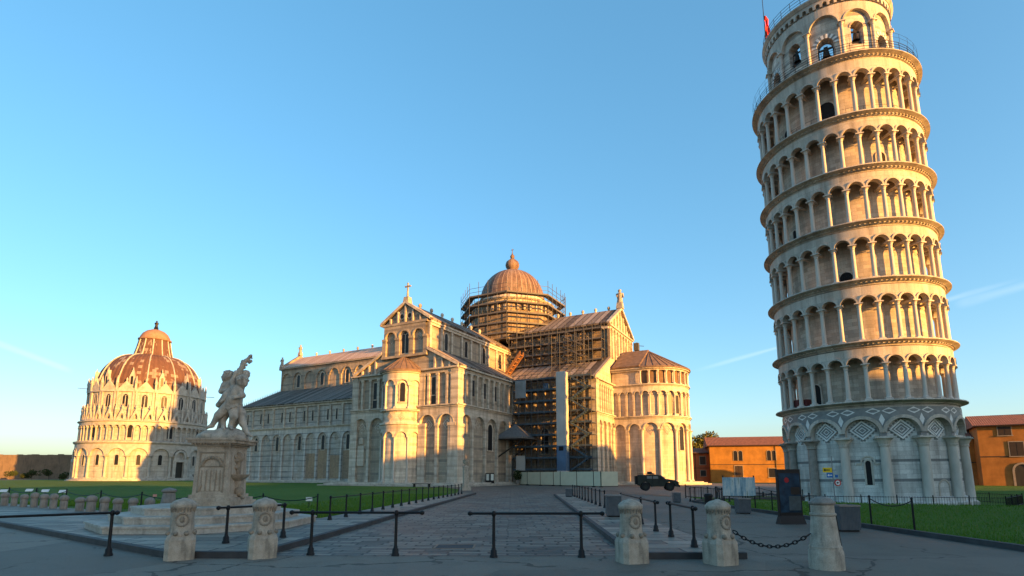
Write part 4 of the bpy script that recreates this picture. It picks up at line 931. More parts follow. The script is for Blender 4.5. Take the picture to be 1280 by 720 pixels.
    for i in range(8):
        for r in (r0, r1):
            a, b = Vector((*V(r, i), 0)), Vector((*V(r, i+1), 0))
            for q in range(4):
                p = a.lerp(b, q/4); m.tube((p.x, p.y, 28.5), (p.x, p.y, 39.3+(3.2 if r == r0 else .2)), .055, n=5)
            for z in lv3+([40.3, 41.2] if r == r0 else []): m.tube((a.x, a.y, z), (b.x, b.y, z), .045, n=4); 
            if r == r0:
                for z in lv3: m.tube((a.x, a.y, z+1), (b.x, b.y, z+1), .035, n=4)
                for k in range(4): p, q_ = a.lerp(b, .25*(k % 4)), a.lerp(b, .25*(k % 4)+.25); m.tube((p.x, p.y, lv3[k]), (q_.x, q_.y, lv3[k+1]), .035, n=4)
    m.build('dome_tube_frame', MAT['steel'], S)
    d0 = None
    for z in lv3:
        if d0 is None:
            m = MB()
            for i in range(8):
                P = [V(r0, i), V(r0, i+1), V(r1, i+1), V(r1, i)]; m.prism(P, 0, .09); P = [V(r0+.03, i), V(r0+.03, i+1), V(r0, i+1), V(r0, i)]; m.prism(P, 0, .3)
            d0 = m.build('dome_deck', MAT['deck'], S); o = d0
        else: o = put(d0, S)
        o.location = (0, 0, z)
    m = MB()
    for i in (0, 7): 
        a, b = Vector((*V(r0+.02, i), 0)), Vector((*V(r0+.02, i+1), 0))
    m.tube((8.5, 9.5, 30), (8.5, 9.5, 44), .08, n=5); m.tube((9.5, 8.5, 30), (9.5, 8.5, 43), .08, n=5); m.tube((8.5, 9.5, 42.5), (9.5, 8.5, 42.5), .06, n=5); m.build('dome_mast', MAT['steel'], S)
    # rooftop machine beside the east gable
    m = MB(); m.box((26.6, 6.2, 25.9), (1.4, 1.2, 1.8)); m.tube((26.6, 6.2, 26), (26.6, 6.2, 29.6), .1, n=6); m.box((26.6, 6.2, 28.6), (1.0, 1.0, 1.6)); m.tube((26, 6.2, 29), (28.2, 6.2, 28.6), .06, n=5); m.build('roof_winch', MAT['steel'], S)
scaffolding()
def hoarding():
    A = Vector((.55, 98.2, 0)); B = Vector((12.6, 79.3, 0)); Cn = Vector((15.4, 81.2, 0))
    H = empty('construction_hoarding', A, 0, 'low site fence of pale green sheet panels at the foot of the scaffolding', 'hoarding')
    pts = [A.lerp(B, t) for t in (0, .17, .34, .5, .58, .76, .93, 1.0)]+[Cn]
    for k, (a, b) in enumerate(zip(pts, pts[1:])):
        d = (b-a); L = d.length; an = math.atan2(d.y, d.x); m = MB(); m.box((0, 0, 1.15), (L-.16, .06, 2.1)); o = m.build('panel', MAT['panel'], H); o.location = (a+b)/2-A; o.rotation_euler = (0, 0, an)
        m = MB(); m.tube((0, 0, 0), (0, 0, 2.28), .06, n=6); m.box((0, 0, .08), (.5, .3, .16)); p = m.build('post', MAT['iron'], H); p.location = a-A; p.rotation_euler = (0, 0, an)
    m = MB()
    for a, b in zip(pts, pts[1:]): m.tube(a-A+Vector((0, 0, .12)), b-A+Vector((0, 0, .12)), .05, n=4)
    m.build('bottom_rail', MAT['iron'], H)
hoarding()

# ------------------------------------------------------------------ baptistery
def baptistery():
    B0 = Vector((-117.95, 178.1, 0)); B = empty('baptistery', B0, 0, 'round marble baptistery with pinnacled gables under a ribbed dome of red tile and lead', 'baptistery')
    face = math.atan2(-B0.y, -B0.x); n = 20; st = 2*PI/n; ph = face-R(4)
    R1 = 17.2; M = cyl((0, 0), R1, ph-st/2); bw = st*R1
    m = MB(); m.lathe([(19.2, -.3), (19.2, .25), (18.7, .25), (18.7, .5), (18.2, .5), (18.2, .8), (R1, .8), (R1, 10.8)], 100); m.build('lower_wall', MAT['bap'], B, True)
    a = MB(); a.arcade(M, 0, n*bw, n, 7.3, 10.8, .80, 0, .5, 12, mould=.3, mp=.12, closed_back=False); a.lathe([(17.3, 10.8), (18.0, 10.9), (18.2, 11.2), (18.2, 11.5), (17.0, 11.7)], 100)
    a.build('blind_arcade', MAT['bap_trim'], B)
    cm = column_mesh(6.5, .42, .8, 10, .3); c0 = None
    for k in range(n):
        an = ph+st*(k+.5)
        if cos(an-face) < -.1: continue
        o = cm.build('half_column', MAT['bap_trim'], B, True) if c0 is None else put(c0, B); c0 = c0 or o; o.location = ((R1+.25)*cos(an), (R1+.25)*sin(an), .8); o.rotation_euler = (0, 0, an)
    for k in range(-5, 6):
        s = (k+.5)*bw
        if k in (2, -4):
            f = MB(); f.mbox(M, s-2.1, s-1.25, .8, 5.6, 0, .9); f.mbox(M, s+1.25, s+2.1, .8, 5.6, 0, .9); f.mbox(M, s-2.1, s+2.1, 5.6, 6.4, 0, .95); f.archband(M, s, 2.5, 6.4, 8.6, .6, 0, .8); fo = f.build('door', MAT['bap_trim'], B)
            p = MB(); p.mbox(M, s-1.25, s+1.25, .8, 5.6, 0, .1, 2); p.build('door_leaf', MAT['wood'], fo); p = MB(); p.arched(M, s, 2.5, 6.4, 8.6, 0, .08); p.build('tympanum', MAT['bap'], fo)
        else: window(B, M, s, 1.0, 4.6, 7.6, 0, False, 'bap_trim')
    # first loggia
    R2 = 16.3; m = MB(); m.lathe([(R2, 11), (R2, 18.2)], 100); m.build('middle_wall', MAT['bap'], B, True)
    n2 = 60; M2 = cyl((0, 0), 17.05, ph); b2 = 2*PI*17.05/n2; a = MB(); a.arcade(M2, 0, n2*b2, n2, 15.6, 17.3, .76, -.3, .2, 8, mould=.14, mp=.08); a.lathe([(17.2, 17.2), (17.7, 17.35), (17.7, 17.6), (16.2, 17.7)], 100); a.build('loggia_arcade', MAT['bap_trim'], B)
    cm = column_mesh(4.0, .2, .5, 8, .2); c0 = None
    for k in range(n2):
        an = ph+2*PI*k/n2
        if cos(an-face) < .02: continue
        o = cm.build('column', MAT['bap_trim'], B, True) if c0 is None else put(c0, B); c0 = c0 or o; o.location = (17.05*cos(an), 17.05*sin(an), 11.65); o.rotation_euler = (0, 0, an)
    Mw = cyl((0, 0), R2, face)
    for k in (-3, -1, 1, 3): window(B, Mw, k*5.2+1, 1.5, 12.6, 16.6, 0, False, 'bap_trim')
    # gables and pinnacles over the loggia
    g = MB(); pn = MB(); M3 = cyl((0, 0), 16.7, ph); n3 = 30; b3 = 2*PI*16.7/n3
    for k in range(n3):
        s = (k+.5)*b3; zb = 17.7
        g.mark(); P = [(s-b3*.42, zb), (s+b3*.42, zb), (s, zb+3.6)]; Q = [(s-b3*.2, zb+.35), (s+b3*.2, zb+.35), (s, zb+2.2)]
        g.add([M3(x, z, .35) for x, z in P+Q], [(0, 1, 4, 3), (1, 2, 5, 4), (2, 0, 3, 5)]); g.add([M3(x, z, -.1) for x, z in P+Q], [(3, 4, 1, 0), (4, 5, 2, 1), (5, 3, 0, 2)])
        for i, j in ((0, 1), (1, 2), (2, 0)): g.add([M3(*P[i], .35), M3(*P[j], .35), M3(*P[j], -.1), M3(*P[i], -.1)], [(0, 1, 2, 3)])
        g.archband(M3, s, .9, zb+.3, zb+1.9, .2, .0, .42, 6)
        p = M3(k*b3, zb, .15); pn.mark(); pn.box((p.x, p.y, zb+1.5), (.4, .4, 3.0), ph+2*PI*k/n3); pn.lathe([(.3, 3.0), (.36, 3.1), (.1, 4.7), (.14, 4.8), (0, 5.0)], 6, (p.x, p.y, zb))
        q = M3(s, zb, .15); pn.mark(); pn.lathe([(.12, 3.4), (.26, 3.6), (.3, 4.0), (.12, 4.4), (.16, 4.6), (0, 4.9)], 6, (q.x, q.y, zb))
    build_each(g, 'tracery_gable', MAT['bap_trim'], B); build_each(pn, 'pinnacle', MAT['bap_trim'], B)
    R4 = 15.7; m = MB(); m.lathe([(R4, 17.6), (R4, 27.2), (15.0, 27.6), (14.2, 27.6)], 100); m.build('upper_wall', MAT['bap'], B, True)
    M4 = cyl((0, 0), R4, ph-st/2); b4 = st*R4; t = MB(); pn = MB()
    for k in range(n):
        s = (k+.5)*b4
        for sg in (-1, 1): t.mbox(M4, s+sg*b4*.42-.22, s+sg*b4*.42+.22, 18, 27.2, 0, .4)
        P = [(s-b4*.5, 26.6), (s+b4*.5, 26.6), (s, 29.6)]; t.add([M4(x, z, .4) for x, z in P]+[M4(x, z, -.3) for x, z in P], [(0, 1, 2), (5, 4, 3), (0, 2, 5, 3), (1, 4, 5, 2)])
        p = M4(k*b4, 0, .3); pn.mark(); pn.box((p.x, p.y, 27.8), (.55, .55, 2.2), ph+st*k); pn.lathe([(.36, 28.9), (.45, 29.0), (.1, 31.0), (0, 31.2)], 6, (p.x, p.y, 0))
        q = M4(s, 0, .1); pn.mark(); pn.lathe([(.14, 29.4), (.26, 29.7), (.26, 30.1), (0, 30.6)], 6, (q.x, q.y, 0))
    t.mbox(M4, 0, n*b4, 26.3, 26.7, 0, .5, 80); t.build('gable_ring', MAT['bap_trim'], B); build_each(pn, 'roof_pinnacle', MAT['bap_trim'], B)
    for k in range(-5, 6): window(B, M4, (k+.5)*b4, 1.5, 21.8, 25.6, 0, True, 'bap_trim')
    # dome
    P = []; r0 = 14.75
    for k in range(13): u = k/12; P.append((r0*cos(u*1.13)+(5.75-r0*cos(1.13))*u, 27.4+12.3*sin(u*PI/2)**1.08))
    P[-1] = (5.75, 39.7); P += [(5.3, 40.4), (4.7, 43.0), (4.25, 45.5)]
    m = MB(); m.lathe(P, 96); m.build('dome_shell', MAT['bap_dome'], B, True)
    rb = MB()
    for k in range(12):
        an = ph+2*PI*k/12; pts = [Vector((r*1.012*cos(an), r*1.012*sin(an), z)) for r, z in P]
        rb.mark(); rb.path(pts, .2, 6)
    build_each(rb, 'dome_rib', MAT['bap_trim'], B, True)
    c = MB(); c.lathe([(4.5, 45.3), (4.75, 45.5), (4.75, 45.8), (4.4, 45.9), (4.2, 46.6), (3.6, 47.7), (2.6, 48.6), (1.2, 49.2), (.5, 49.4)], 32); c.build('cap_dome', m_plain('cap dome tiles', (.27, .16, .105), .8, .3, 1.2, .05), B, True)
    figure('dome_statue', B, (0, 0, 49.2), 3.2, MAT['bronze'])
    for k in range(12):   # gabled dormers round the dome foot
        an = ph+2*PI*(k+.5)/12
        if cos(an-face) < -.1: continue
        d = MB(); d.extr([(13.6, -.75, 27.6), (13.6, .75, 27.6), (13.6, .75, 31.0), (13.6, 0, 33.2), (13.6, -.75, 31.0)], (1.2, 0, 0)); Md = flat((14.8, -.75, 0), (0, 1), (1, 0)); d.archband(Md, .75, .7, 28.6, 31.2, .16, 0, .1); d.lathe([(.12, 33.0), (.2, 33.3), (0, 34.2)], 6, (14.4, 0, 0))
        o = d.build('dormer', MAT['bap_trim'], B); o.rotation_euler = (0, 0, an); p = MB(); p.arched(Md, .75, .7, 28.6, 31.2, 0, .04); p.build('pane', MAT['glass'], o)
    for an in (face+1.45, face-1.42):
        m = MB(); m.tube((15.5, 0, 27.8), (18.6, 0, 27.8), .09, n=5); o = m.build('gargoyle_spout', MAT['bronze'], B); o.rotation_euler = (0, 0, an)
baptistery()

# ------------------------------------------------------------------ houses round the square
def house(name, label, loc, rz, w, d, h, rise, wall, windows, door=None, hip=False, overhang=.6, chimney=True):
    """front wall along local x facing -y"""
    H = empty(name, loc, rz, label, 'building'); m = MB(); m.box((w/2, d/2, h/2-.3), (w, d, h+.6)); m.build('wall', MAT[wall], H)
    r = MB(); o = overhang; e = min(w/2, d/2)*.9 if hip else 0
    A = [(-o, -o, h), (w+o, -o, h), (w+o, d+o, h), (-o, d+o, h)]; t = [(e-o if hip else -o, d/2, h+rise), (w-e+o if hip else w+o, d/2, h+rise)]
    V = A+t+[(x, y, z-.22) for x, y, z in A]
    r.add(V, [(0, 1, 5, 4), (2, 3, 4, 5), (1, 2, 5), (3, 0, 4), (9, 8, 7, 6), (0, 6, 7, 1), (1, 7, 8, 2), (2, 8, 9, 3), (3, 9, 6, 0)]); ro = r.build('roof', MAT['tile'], H)
    if chimney: c = MB(); c.box((w*.7, d*.4, h+rise*.8+.5), (.9, .7, 1.8)); c.box((w*.7, d*.4, h+rise*.8+1.5), (1.2, 1.0, .2)); c.build('chimney', MAT[wall], ro)
    M = flat((0, 0, 0), (1, 0), (0, -1))
    for (x, z, ww, hh, kind) in windows:
        f = MB()
        if kind == 'twin':
            for q in (-1, 1): f.archband(M, x+q*ww*.27, ww*.42, z, z+hh, .1, 0, .08)
            fo = f.build('window', MAT['grey_sill'], H); p = MB()
            for q in (-1, 1): p.arched(M, x+q*ww*.27, ww*.42, z, z+hh, 0, .03)
            p.build('pane', MAT['glass'], fo)
        else:
            f.mbox(M, x-ww/2-.12, x-ww/2, z, z+hh, 0, .08); f.mbox(M, x+ww/2, x+ww/2+.12, z, z+hh, 0, .08); f.mbox(M, x-ww/2-.12, x+ww/2+.12, z+hh, z+hh+.14, 0, .09); f.mbox(M, x-ww/2-.2, x+ww/2+.2, z-.14, z, 0, .16)
            fo = f.build('window', MAT['grey_sill'], H); p = MB(); p.mbox(M, x-ww/2, x+ww/2, z, z+hh, 0, .03); p.build('pane', MAT['glass'], fo)
            if kind == 'shut':
                for q in (-1, 1): s = MB(); s.mbox(M, x+q*ww*.25-ww*.23, x+q*ww*.25+ww*.23, z+.05, z+hh-.05, .03, .09); s.build('shutter', MAT['shutter'], fo)
    if door:
        x, ww, hh = door; f = MB(); f.archband(M, x, ww, 0, hh, .28, 0, .14); fo = f.build('door', MAT['grey_sill'], H); p = MB(); p.arched(M, x, ww, 0, hh, 0, .04); p.build('door_leaf', MAT['wood'], fo)
    g = MB(); g.tube((-o, -o-.06, h-.1), (w+o, -o-.06, h-.1), .09, n=6); g.tube((w*.42, -.1, 0), (w*.42, -.1, h-.1), .06, n=5); g.mbox(M, 0, w, h*.47, h*.47+.14, 0, .05); g.build('gutter', MAT['shutter'], H)
    return H
MAT['grey_sill'] = m_plain('grey window surround', (.26, .22, .17), .8, .2, 3)
Lh = px(889, 603, 131); house('ochre_house', 'long bright ochre two storey house with red tiled roof seen left of the tower', (Lh.x, 131, 0), R(-14), 34, 9, 8.6, 2.2, 'ochre',
      [(6.2, 5.0, 2.0, 2.3, 'twin'), (13.4, 5.0, 2.0, 2.3, 'twin'), (20.6, 5.0, 2.0, 2.3, 'twin'), (6.2, 1.2, 1.7, 2.6, 'shut'), (13.4, 1.2, 1.6, 2.0, 'plain'), (20.6, 1.2, 1.6, 2.0, 'plain'), (28, 5, 2, 2.3, 'twin')], None)
Lr = px(862, 603, 134); house('red_house', 'lower brick red house half hidden behind the cathedral apse', (Lr.x-1, 134.0, 0), R(-10), 6.0, 8, 7.0, 1.3, 'red_plaster', [(1.2, 4.4, 1.0, 1.6, 'plain'), (4.2, 4.2, 1.3, 1.9, 'shut'), (1.2, 1.5, 1.0, 1.4, 'plain'), (4.2, 1.5, 1.2, 1.3, 'plain')], None, chimney=False)
Q = px(1196, 607, 95); house('ochre_house', 'low dull ochre house wing directly right of the tower foot', (Q.x, 96, 0), R(-32), 9.5, 9, 8.0, 1.6, 'ochre2', [(5.5, 3.4, 1.1, 2.4, 'plain'), (8, 3.4, 1.1, 2.4, 'shut')], (7, 1.4, 2.6), chimney=False)
Q = px(1233, 607, 90); house('ochre_house', 'taller dull ochre house with dark arched door at the right edge', (Q.x, 90.5, 0), R(-32), 18, 10, 9.7, 2.0, 'ochre2', [(4.6, 4.7, 1.7, 2.2, 'shut'), (3.4, 8.0, 1.6, 1.4, 'shut'), (8.8, 8.0, 1.6, 1.4, 'shut'), (10, 4.7, 1.7, 2.2, 'shut'), (14.5, 4.7, 1.7, 2.2, 'shut')], (5.0, 2.0, 3.4))
# unseen street front to the east, placed and sized to throw the morning shade
ws = lambda w, h: [(x, z, 1.2, 1.9, 'shut') for x in np.arange(3, w-2, 4.5) for z in np.arange(1.6, h-2.4, 3.6)]
house('palazzo', 'long pale ochre palazzo out of view to the east, placed to shade the tower foot', (82, 40, 0), R(-93), 32, 14, 16.5, 2.5, 'ochre2', ws(32, 16.5), (16, 2.4, 3.8))
house('palazzo', 'tall red plastered palazzo out of view beyond the tower lawn, added to shade the square', (79, 6, 0), R(-93), 60, 14, 19.0, 2.5, 'red_plaster', ws(60, 19), (30, 2.4, 3.8))
house('palazzo', 'bright ochre corner palazzo out of view on the right, raised to shade the fountain', (52, -12, 0), R(-90), 36, 12, 18.0, 2.5, 'ochre', ws(36, 18), (15, 2.4, 3.8))

def city_wall():
    W = Vector((-320, 222, 0)); m = MB(); m.box((105, 0, 4.6), (210, 2.6, 10.4)); H = empty('city_wall', W, R(3), 'long brown medieval city wall along the far side of the lawn', 'wall')
    t = NT('rough brown wall stone'); n1 = t.noise(.25, 7, None, .7); n2 = t.noise(1.6, 5, t.map((1, 1, .2))); c = t.mix(n1, (.07, .05, .035), (.24, .17, .11)); c = t.mix(t.ramp(n2, [(.5, 0), (.75, .6)]), c, (.04, .04, .03)); mt = t.done(c, .9, n1, .8, .2)
    m.build('wall', mt, H); m = MB()
    for k in range(105): w_ = 1.4+.6*rng.random(); m.box((1+2*k, -.9+.2*rng.random(), 9.75), (w_*1.3, .9, .25+.7*rng.random()**2))
    m.build('broken_coping', mt, H)
city_wall()

# ------------------------------------------------------------------ trees and bushes
def m_leaf(name, a, b):
    t = NT(name); nz = t.noise(.7, 3); oi = t.n('ShaderNodeTexNoise'); oi.inputs['Scale'].default_value = 3.5; t.L(t.tc.outputs['Object'], oi.inputs['Vector'])
    c = t.mix(t.ramp(nz, [(.3, 0), (.7, 1)]), a, b); c = t.mix(1, c, t.ramp(oi.outputs[0], [(.3, .6), (.7, 1.3)]), 'MULTIPLY'); m = t.done(c, .8, None, 0, 0, 0, .15)
    return m
MAT['leaf'] = m_leaf('olive green leaves', (.06, .075, .015), (.14, .12, .025)); MAT['leaf_dark'] = m_leaf('dark green leaves', (.02, .035, .01), (.05, .06, .018)); MAT['bark'] = m_plain('bark', (.08, .06, .045), .9, .4, 3)
def leaf_cloud(blobs, n, size, mat, name, parent):
    V = []; Fc = []
    w = np.array([b[3]**2 for b in blobs]); w = w/w.sum()
    for i in range(n):
        b = blobs[rng.choice(len(blobs), p=w)]; d = rng.normal(size=3); d /= np.linalg.norm(d); r = b[3]*(.55+.5*rng.random()**.6)
        c = np.array(b[:3])+d*r*np.array([1, 1, .85]); u = rng.normal(size=3); u /= np.linalg.norm(u); v = np.cross(u, d+rng.normal(size=3)*.6); v /= np.linalg.norm(v)+1e-6; s = size*(.6+.8*rng.random())
        k = len(V); V += [tuple(c-u*s), tuple(c-v*s*.5), tuple(c+u*s), tuple(c+v*s*.5)]; Fc.append((k, k+1, k+2, k+3))
    m = MB(); m.v = V; m.f = Fc; me = bpy.data.meshes.new(name); me.from_pydata(V, [], Fc); me.materials.append(mat); o = bpy.data.objects.new(name, me); COL.objects.link(o); o.parent = parent; return o
def tree(label, loc, h, blobs, n, size, mat, cat='tree', name='broadleaf_tree'):
    T = empty(name, loc, 0, label, cat); m = MB(); m.tube((0, 0, -.2), (0, 0, h*.45), h*.035, h*.022, 8)
    for b in blobs[:6]: m.tube((0, 0, h*.35), (b[0]*.7, b[1]*.7, b[2]), h*.016, h*.006, 6)
    m.build('trunk', MAT['bark'], T); leaf_cloud(blobs, n, size, mat, 'crown', T)
Tp = px(876, 590, 165); tree('broad tree with sunlit olive crown rising behind the red house', (Tp.x, 165, 0), 13.5, [(rng.normal()*3.0, rng.normal()*2, 8.8+rng.normal()*1.9, 1.9+rng.random()) for _ in range(16)], 5200, .36, MAT['leaf'])
Tp = px(899, 590, 172); tree('smaller tree behind the roof of the ochre house', (Tp.x, 172, 0), 12, [(rng.normal()*1.6, rng.normal()*1.5, 8.6+rng.normal()*1.3, 1.6+rng.random()*.6) for _ in range(9)], 2600, .32, MAT['leaf'])
for k, (u, hh) in enumerate(((18, 3.4), (35, 2.2), (45, 3.6), (66, 3.9), (82, 2.6))):
    p = px(u, 600, 214); tree(['leftmost dark bush by the city wall', 'low dark shrub by the city wall', 'dark rounded bush in the middle of the city wall', 'tallest dark bush against the city wall', 'dark bush by the city wall next to the baptistery'][k], (p.x, 212, 0), hh, [(rng.normal()*1.0, rng.normal()*.4, hh*.6+rng.normal()*.5, 1.0+.3*rng.random()) for _ in range(4)], 380, .3, MAT['leaf_dark'], 'bush', 'bush')

# ------------------------------------------------------------------ signed-distance modelling for carved figures
def sdf_mesh(prims, res, name, mat, parent=None, k=.05):
    """prims: ('c', a, b, ra, rb[, k]) tapered capsule, ('e', c, (rx,ry,rz), rot) ellipsoid; smooth union, surface nets"""
    lo = np.array([1e9]*3); hi = -lo
    for p in prims:
        if p[0] == 'c':
            for q, r in ((p[1], p[3]), (p[2], p[4])): lo = np.minimum(lo, np.array(q)-r); hi = np.maximum(hi, np.array(q)+r)
        else: r = max(p[2]); lo = np.minimum(lo, np.array(p[1])-r); hi = np.maximum(hi, np.array(p[1])+r)
    lo -= 3*res+k*.5; hi += 3*res+k*.5; n = np.ceil((hi-lo)/res).astype(int)+1
    G = np.stack(np.meshgrid(*[lo[i]+res*np.arange(n[i]) for i in range(3)], indexing='ij'), -1).astype(np.float32); D = None
    for p in prims:
        if p[0] == 'c':
            a, b = np.array(p[1], np.float32), np.array(p[2], np.float32); ab = b-a; t = np.clip(((G-a)@ab)/max(ab@ab, 1e-9), 0, 1)
            d = np.linalg.norm(G-a-t[..., None]*ab, axis=-1)-(p[3]+(p[4]-p[3])*t); kk = p[5] if len(p) > 5 else k
        else:
            q = G-np.array(p[1], np.float32)
            if len(p) > 3 and p[3] is not None: q = q@np.array(p[3].to_3x3(), np.float32)
            rr = np.array(p[2], np.float32); k0 = np.linalg.norm(q/rr, axis=-1); k1 = np.linalg.norm(q/(rr*rr), axis=-1); d = k0*(k0-1)/np.maximum(k1, 1e-6); kk = p[4] if len(p) > 4 else k
        if D is None: D = d
        else: h = np.clip(.5+.5*(D-d)/kk, 0, 1); D = D*(1-h)+d*h-kk*h*(1-h)
    S = D < 0; cnt = None; acc = None
    shp = tuple(np.array(D.shape)-1); acc = np.zeros(shp+(3,), np.float32); cnt = np.zeros(shp, np.float32)
    off = [(i, j, l) for i in (0, 1) for j in (0, 1) for l in (0, 1)]; sl = lambda o: tuple(slice(o[i], o[i]+shp[i]) for i in range(3))
    for A in off:
        for ax in range(3):
            if A[ax]: continue
            Bq = list(A); Bq[ax] = 1; da, db = D[sl(A)], D[sl(Bq)]; x = (da < 0) != (db < 0); t = np.where(x, da/np.where(x, da-db, 1), 0)
            for c in range(3): acc[..., c] += np.where(x, A[c]+(t if c == ax else 0), 0)
            cnt += x
    act = cnt > 0; idx = -np.ones(shp, int); idx[act] = np.arange(act.sum()); base = np.argwhere(act); V = lo+res*(base+acc[act]/cnt[act][:, None])
    Fc = []
    for ax in range(3):
        u, v = (ax+1) % 3, (ax+2) % 3; s0 = [slice(1, shp[i]) for i in range(3)]; s1 = list(s0); s0[ax] = slice(0, shp[ax]); s1[ax] = slice(1, shp[ax]+1)
        a, b = S[tuple(s0)], S[tuple(s1)]
        for flip in (0, 1):
            w = np.argwhere((a & ~b) if not flip else (~a & b)); o = np.array([1, 1, 1]); o[ax] = 0; c = w+o; eu = np.zeros(3, int); eu[u] = 1; ev = np.zeros(3, int); ev[v] = 1
            q = [idx[tuple((c-e).T)] for e in (eu*0, eu, eu+ev, ev)]
            if flip: q = q[::-1]
            Fc.append(np.stack(q, 1))
    Fc = np.concatenate(Fc); Fc = Fc[(Fc >= 0).all(1)]
    me = bpy.data.meshes.new(name); me.from_pydata(V.tolist(), [], Fc.tolist()); me.update(); bm = bmesh.new(); bm.from_mesh(me); bmesh.ops.recalc_face_normals(bm, faces=bm.faces); bm.to_mesh(me); bm.free()
    for p in me.polygons: p.use_smooth = True
    me.materials.append(mat); o = bpy.data.objects.new(name, me); COL.objects.link(o); o.parent = parent; return o

# ------------------------------------------------------------------ fountain with the cherub group
FX, FY = -9.5, 18.25
def fountain():
    T = empty('fountain', (FX, FY, .12), 0, 'square carved marble pedestal fountain standing on octagonal steps', 'fountain')
    for k, r in enumerate((3.2, 2.65, 2.1)):
        P = [(r*cos(PI/8+PI/4*i)/cos(PI/8)*.95-.3, r*sin(PI/8+PI/4*i)/cos(PI/8)*.92) for i in range(8)]; m = MB(); m.prism(P, .21*k, .21*k+.15); P2 = [(x*1.012, y*1.012) for x, y in P]; m.prism(P2, .21*k+.15, .21*k+.21); m.build('step', MAT['step'], T)
    hx, hy = .50, .57; z0 = .63; m = MB()
    for (e, a, b) in ((.30, 0, .14), (.22, .14, .24), (.12, .24, .34)): m.box((0, 0, z0+(a+b)/2), (2*hx+2*e, 2*hy+2*e, b-a))
    m.box((0, 0, z0+.34+.72), (2*hx+.10, 2*hy+.10, 1.44), 0, .93, .93); b = m.build('pedestal', MAT['fountain'], T)
    zt = z0+1.78; m = MB()
    for (e, a, h) in ((.02, 0, .07), (.07, .07, .06), (.13, .13, .05), (.22, .18, .09), (.27, .27, .06)): m.box((0, 0, zt+a+h/2), (2*hx+2*e, 2*hy+2*e, h))
    for i in range(14):
        x = -hx-.1+(2*hx+.2)*i/13; m.box((x, -hy-.15, zt+.155), (.045, .05, .05))
        y = -hy-.1+(2*hy+.2)*i/13; m.box((hx+.15, y, zt+.155), (.05, .045, .05))
    m.build('cornice', MAT['fountain'], T)
    # carved reliefs
    p = []
    for sgn in (-1, 1):
        for i in range(9):
            t = i/8; an = PI*t; p.append(('e', (sgn*0+.30*cos(an), -hy-.03, z0+1.28+.22*sin(an)), (.055, .055, .055)))
    for i in range(7): t = i/6; p.append(('c', (-.36, -hy-.04, z0+.45+t*.1), (-.30-.03*sin(i), -hy-.05, z0+.55+t*.1), .03, .025))
    for x in (-.40, .40): p.append(('c', (x, -hy-.035, z0+.42), (x*.97, -hy-.015, z0+1.66), .03, .03))
    for z in (z0+.45, z0+1.22, z0+1.66): p.append(('c', (-.40, -hy-.025, z), (.40, -hy-.025, z), .025, .025))
    for i in range(5): x = -.3+.15*i; p.append(('c', (x, -hy-.03, z0+.5), (x+.04*sin(i*3), -hy-.03, z0+1.1), .035, .02))
    sdf_mesh(p, .018, 'garland_relief', MAT['relief'], T, .03)
    p = []
    for i in range(10): p.append(('e', (hx+.03, -.2+.4*rng.random(), z0+.5+1.15*i/10), (.06, .09, .07)))
    p += [('c', (hx+.04, 0, z0+1.6), (hx+.06, 0, z0+.9), .10, .07), ('e', (hx+.1, 0, z0+1.5), (.1, .12, .13)), ('c', (hx+.03, -.42, z0+.42), (hx+.0, -.42, z0+1.66), .03, .03), ('c', (hx+.03, .42, z0+.42), (hx, .42, z0+1.66), .03, .03), ('e', (hx+.12, 0, z0+.42), (.16, .16, .16)), ('c', (hx+.1, .1, z0+.35), (hx+.3, -.05, z0+.22), .09, .05)]
    sdf_mesh(p, .02, 'mask_relief', MAT['relief'], T, .04)
    for sx in (1, -1):
        b = MB(); b.lathe([(.05, -.02), (.2, .03), (.34, .12), (.40, .22), (.36, .22), (.28, .14), (0, .08)], 18, (0, 0, 0), -PI/2, PI/2, 1, 1.1); b.tube((0, 0, -.2), (.06, 0, .05), .12, .16, 8)
        o = b.build('basin', MAT['bollard_dark'] if sx < 0 else MAT['fountain'], T, True); o.location = (sx*(hx-.01), 0, z0+.75); o.rotation_euler = (0, 0, 0 if sx > 0 else PI)
fountain()
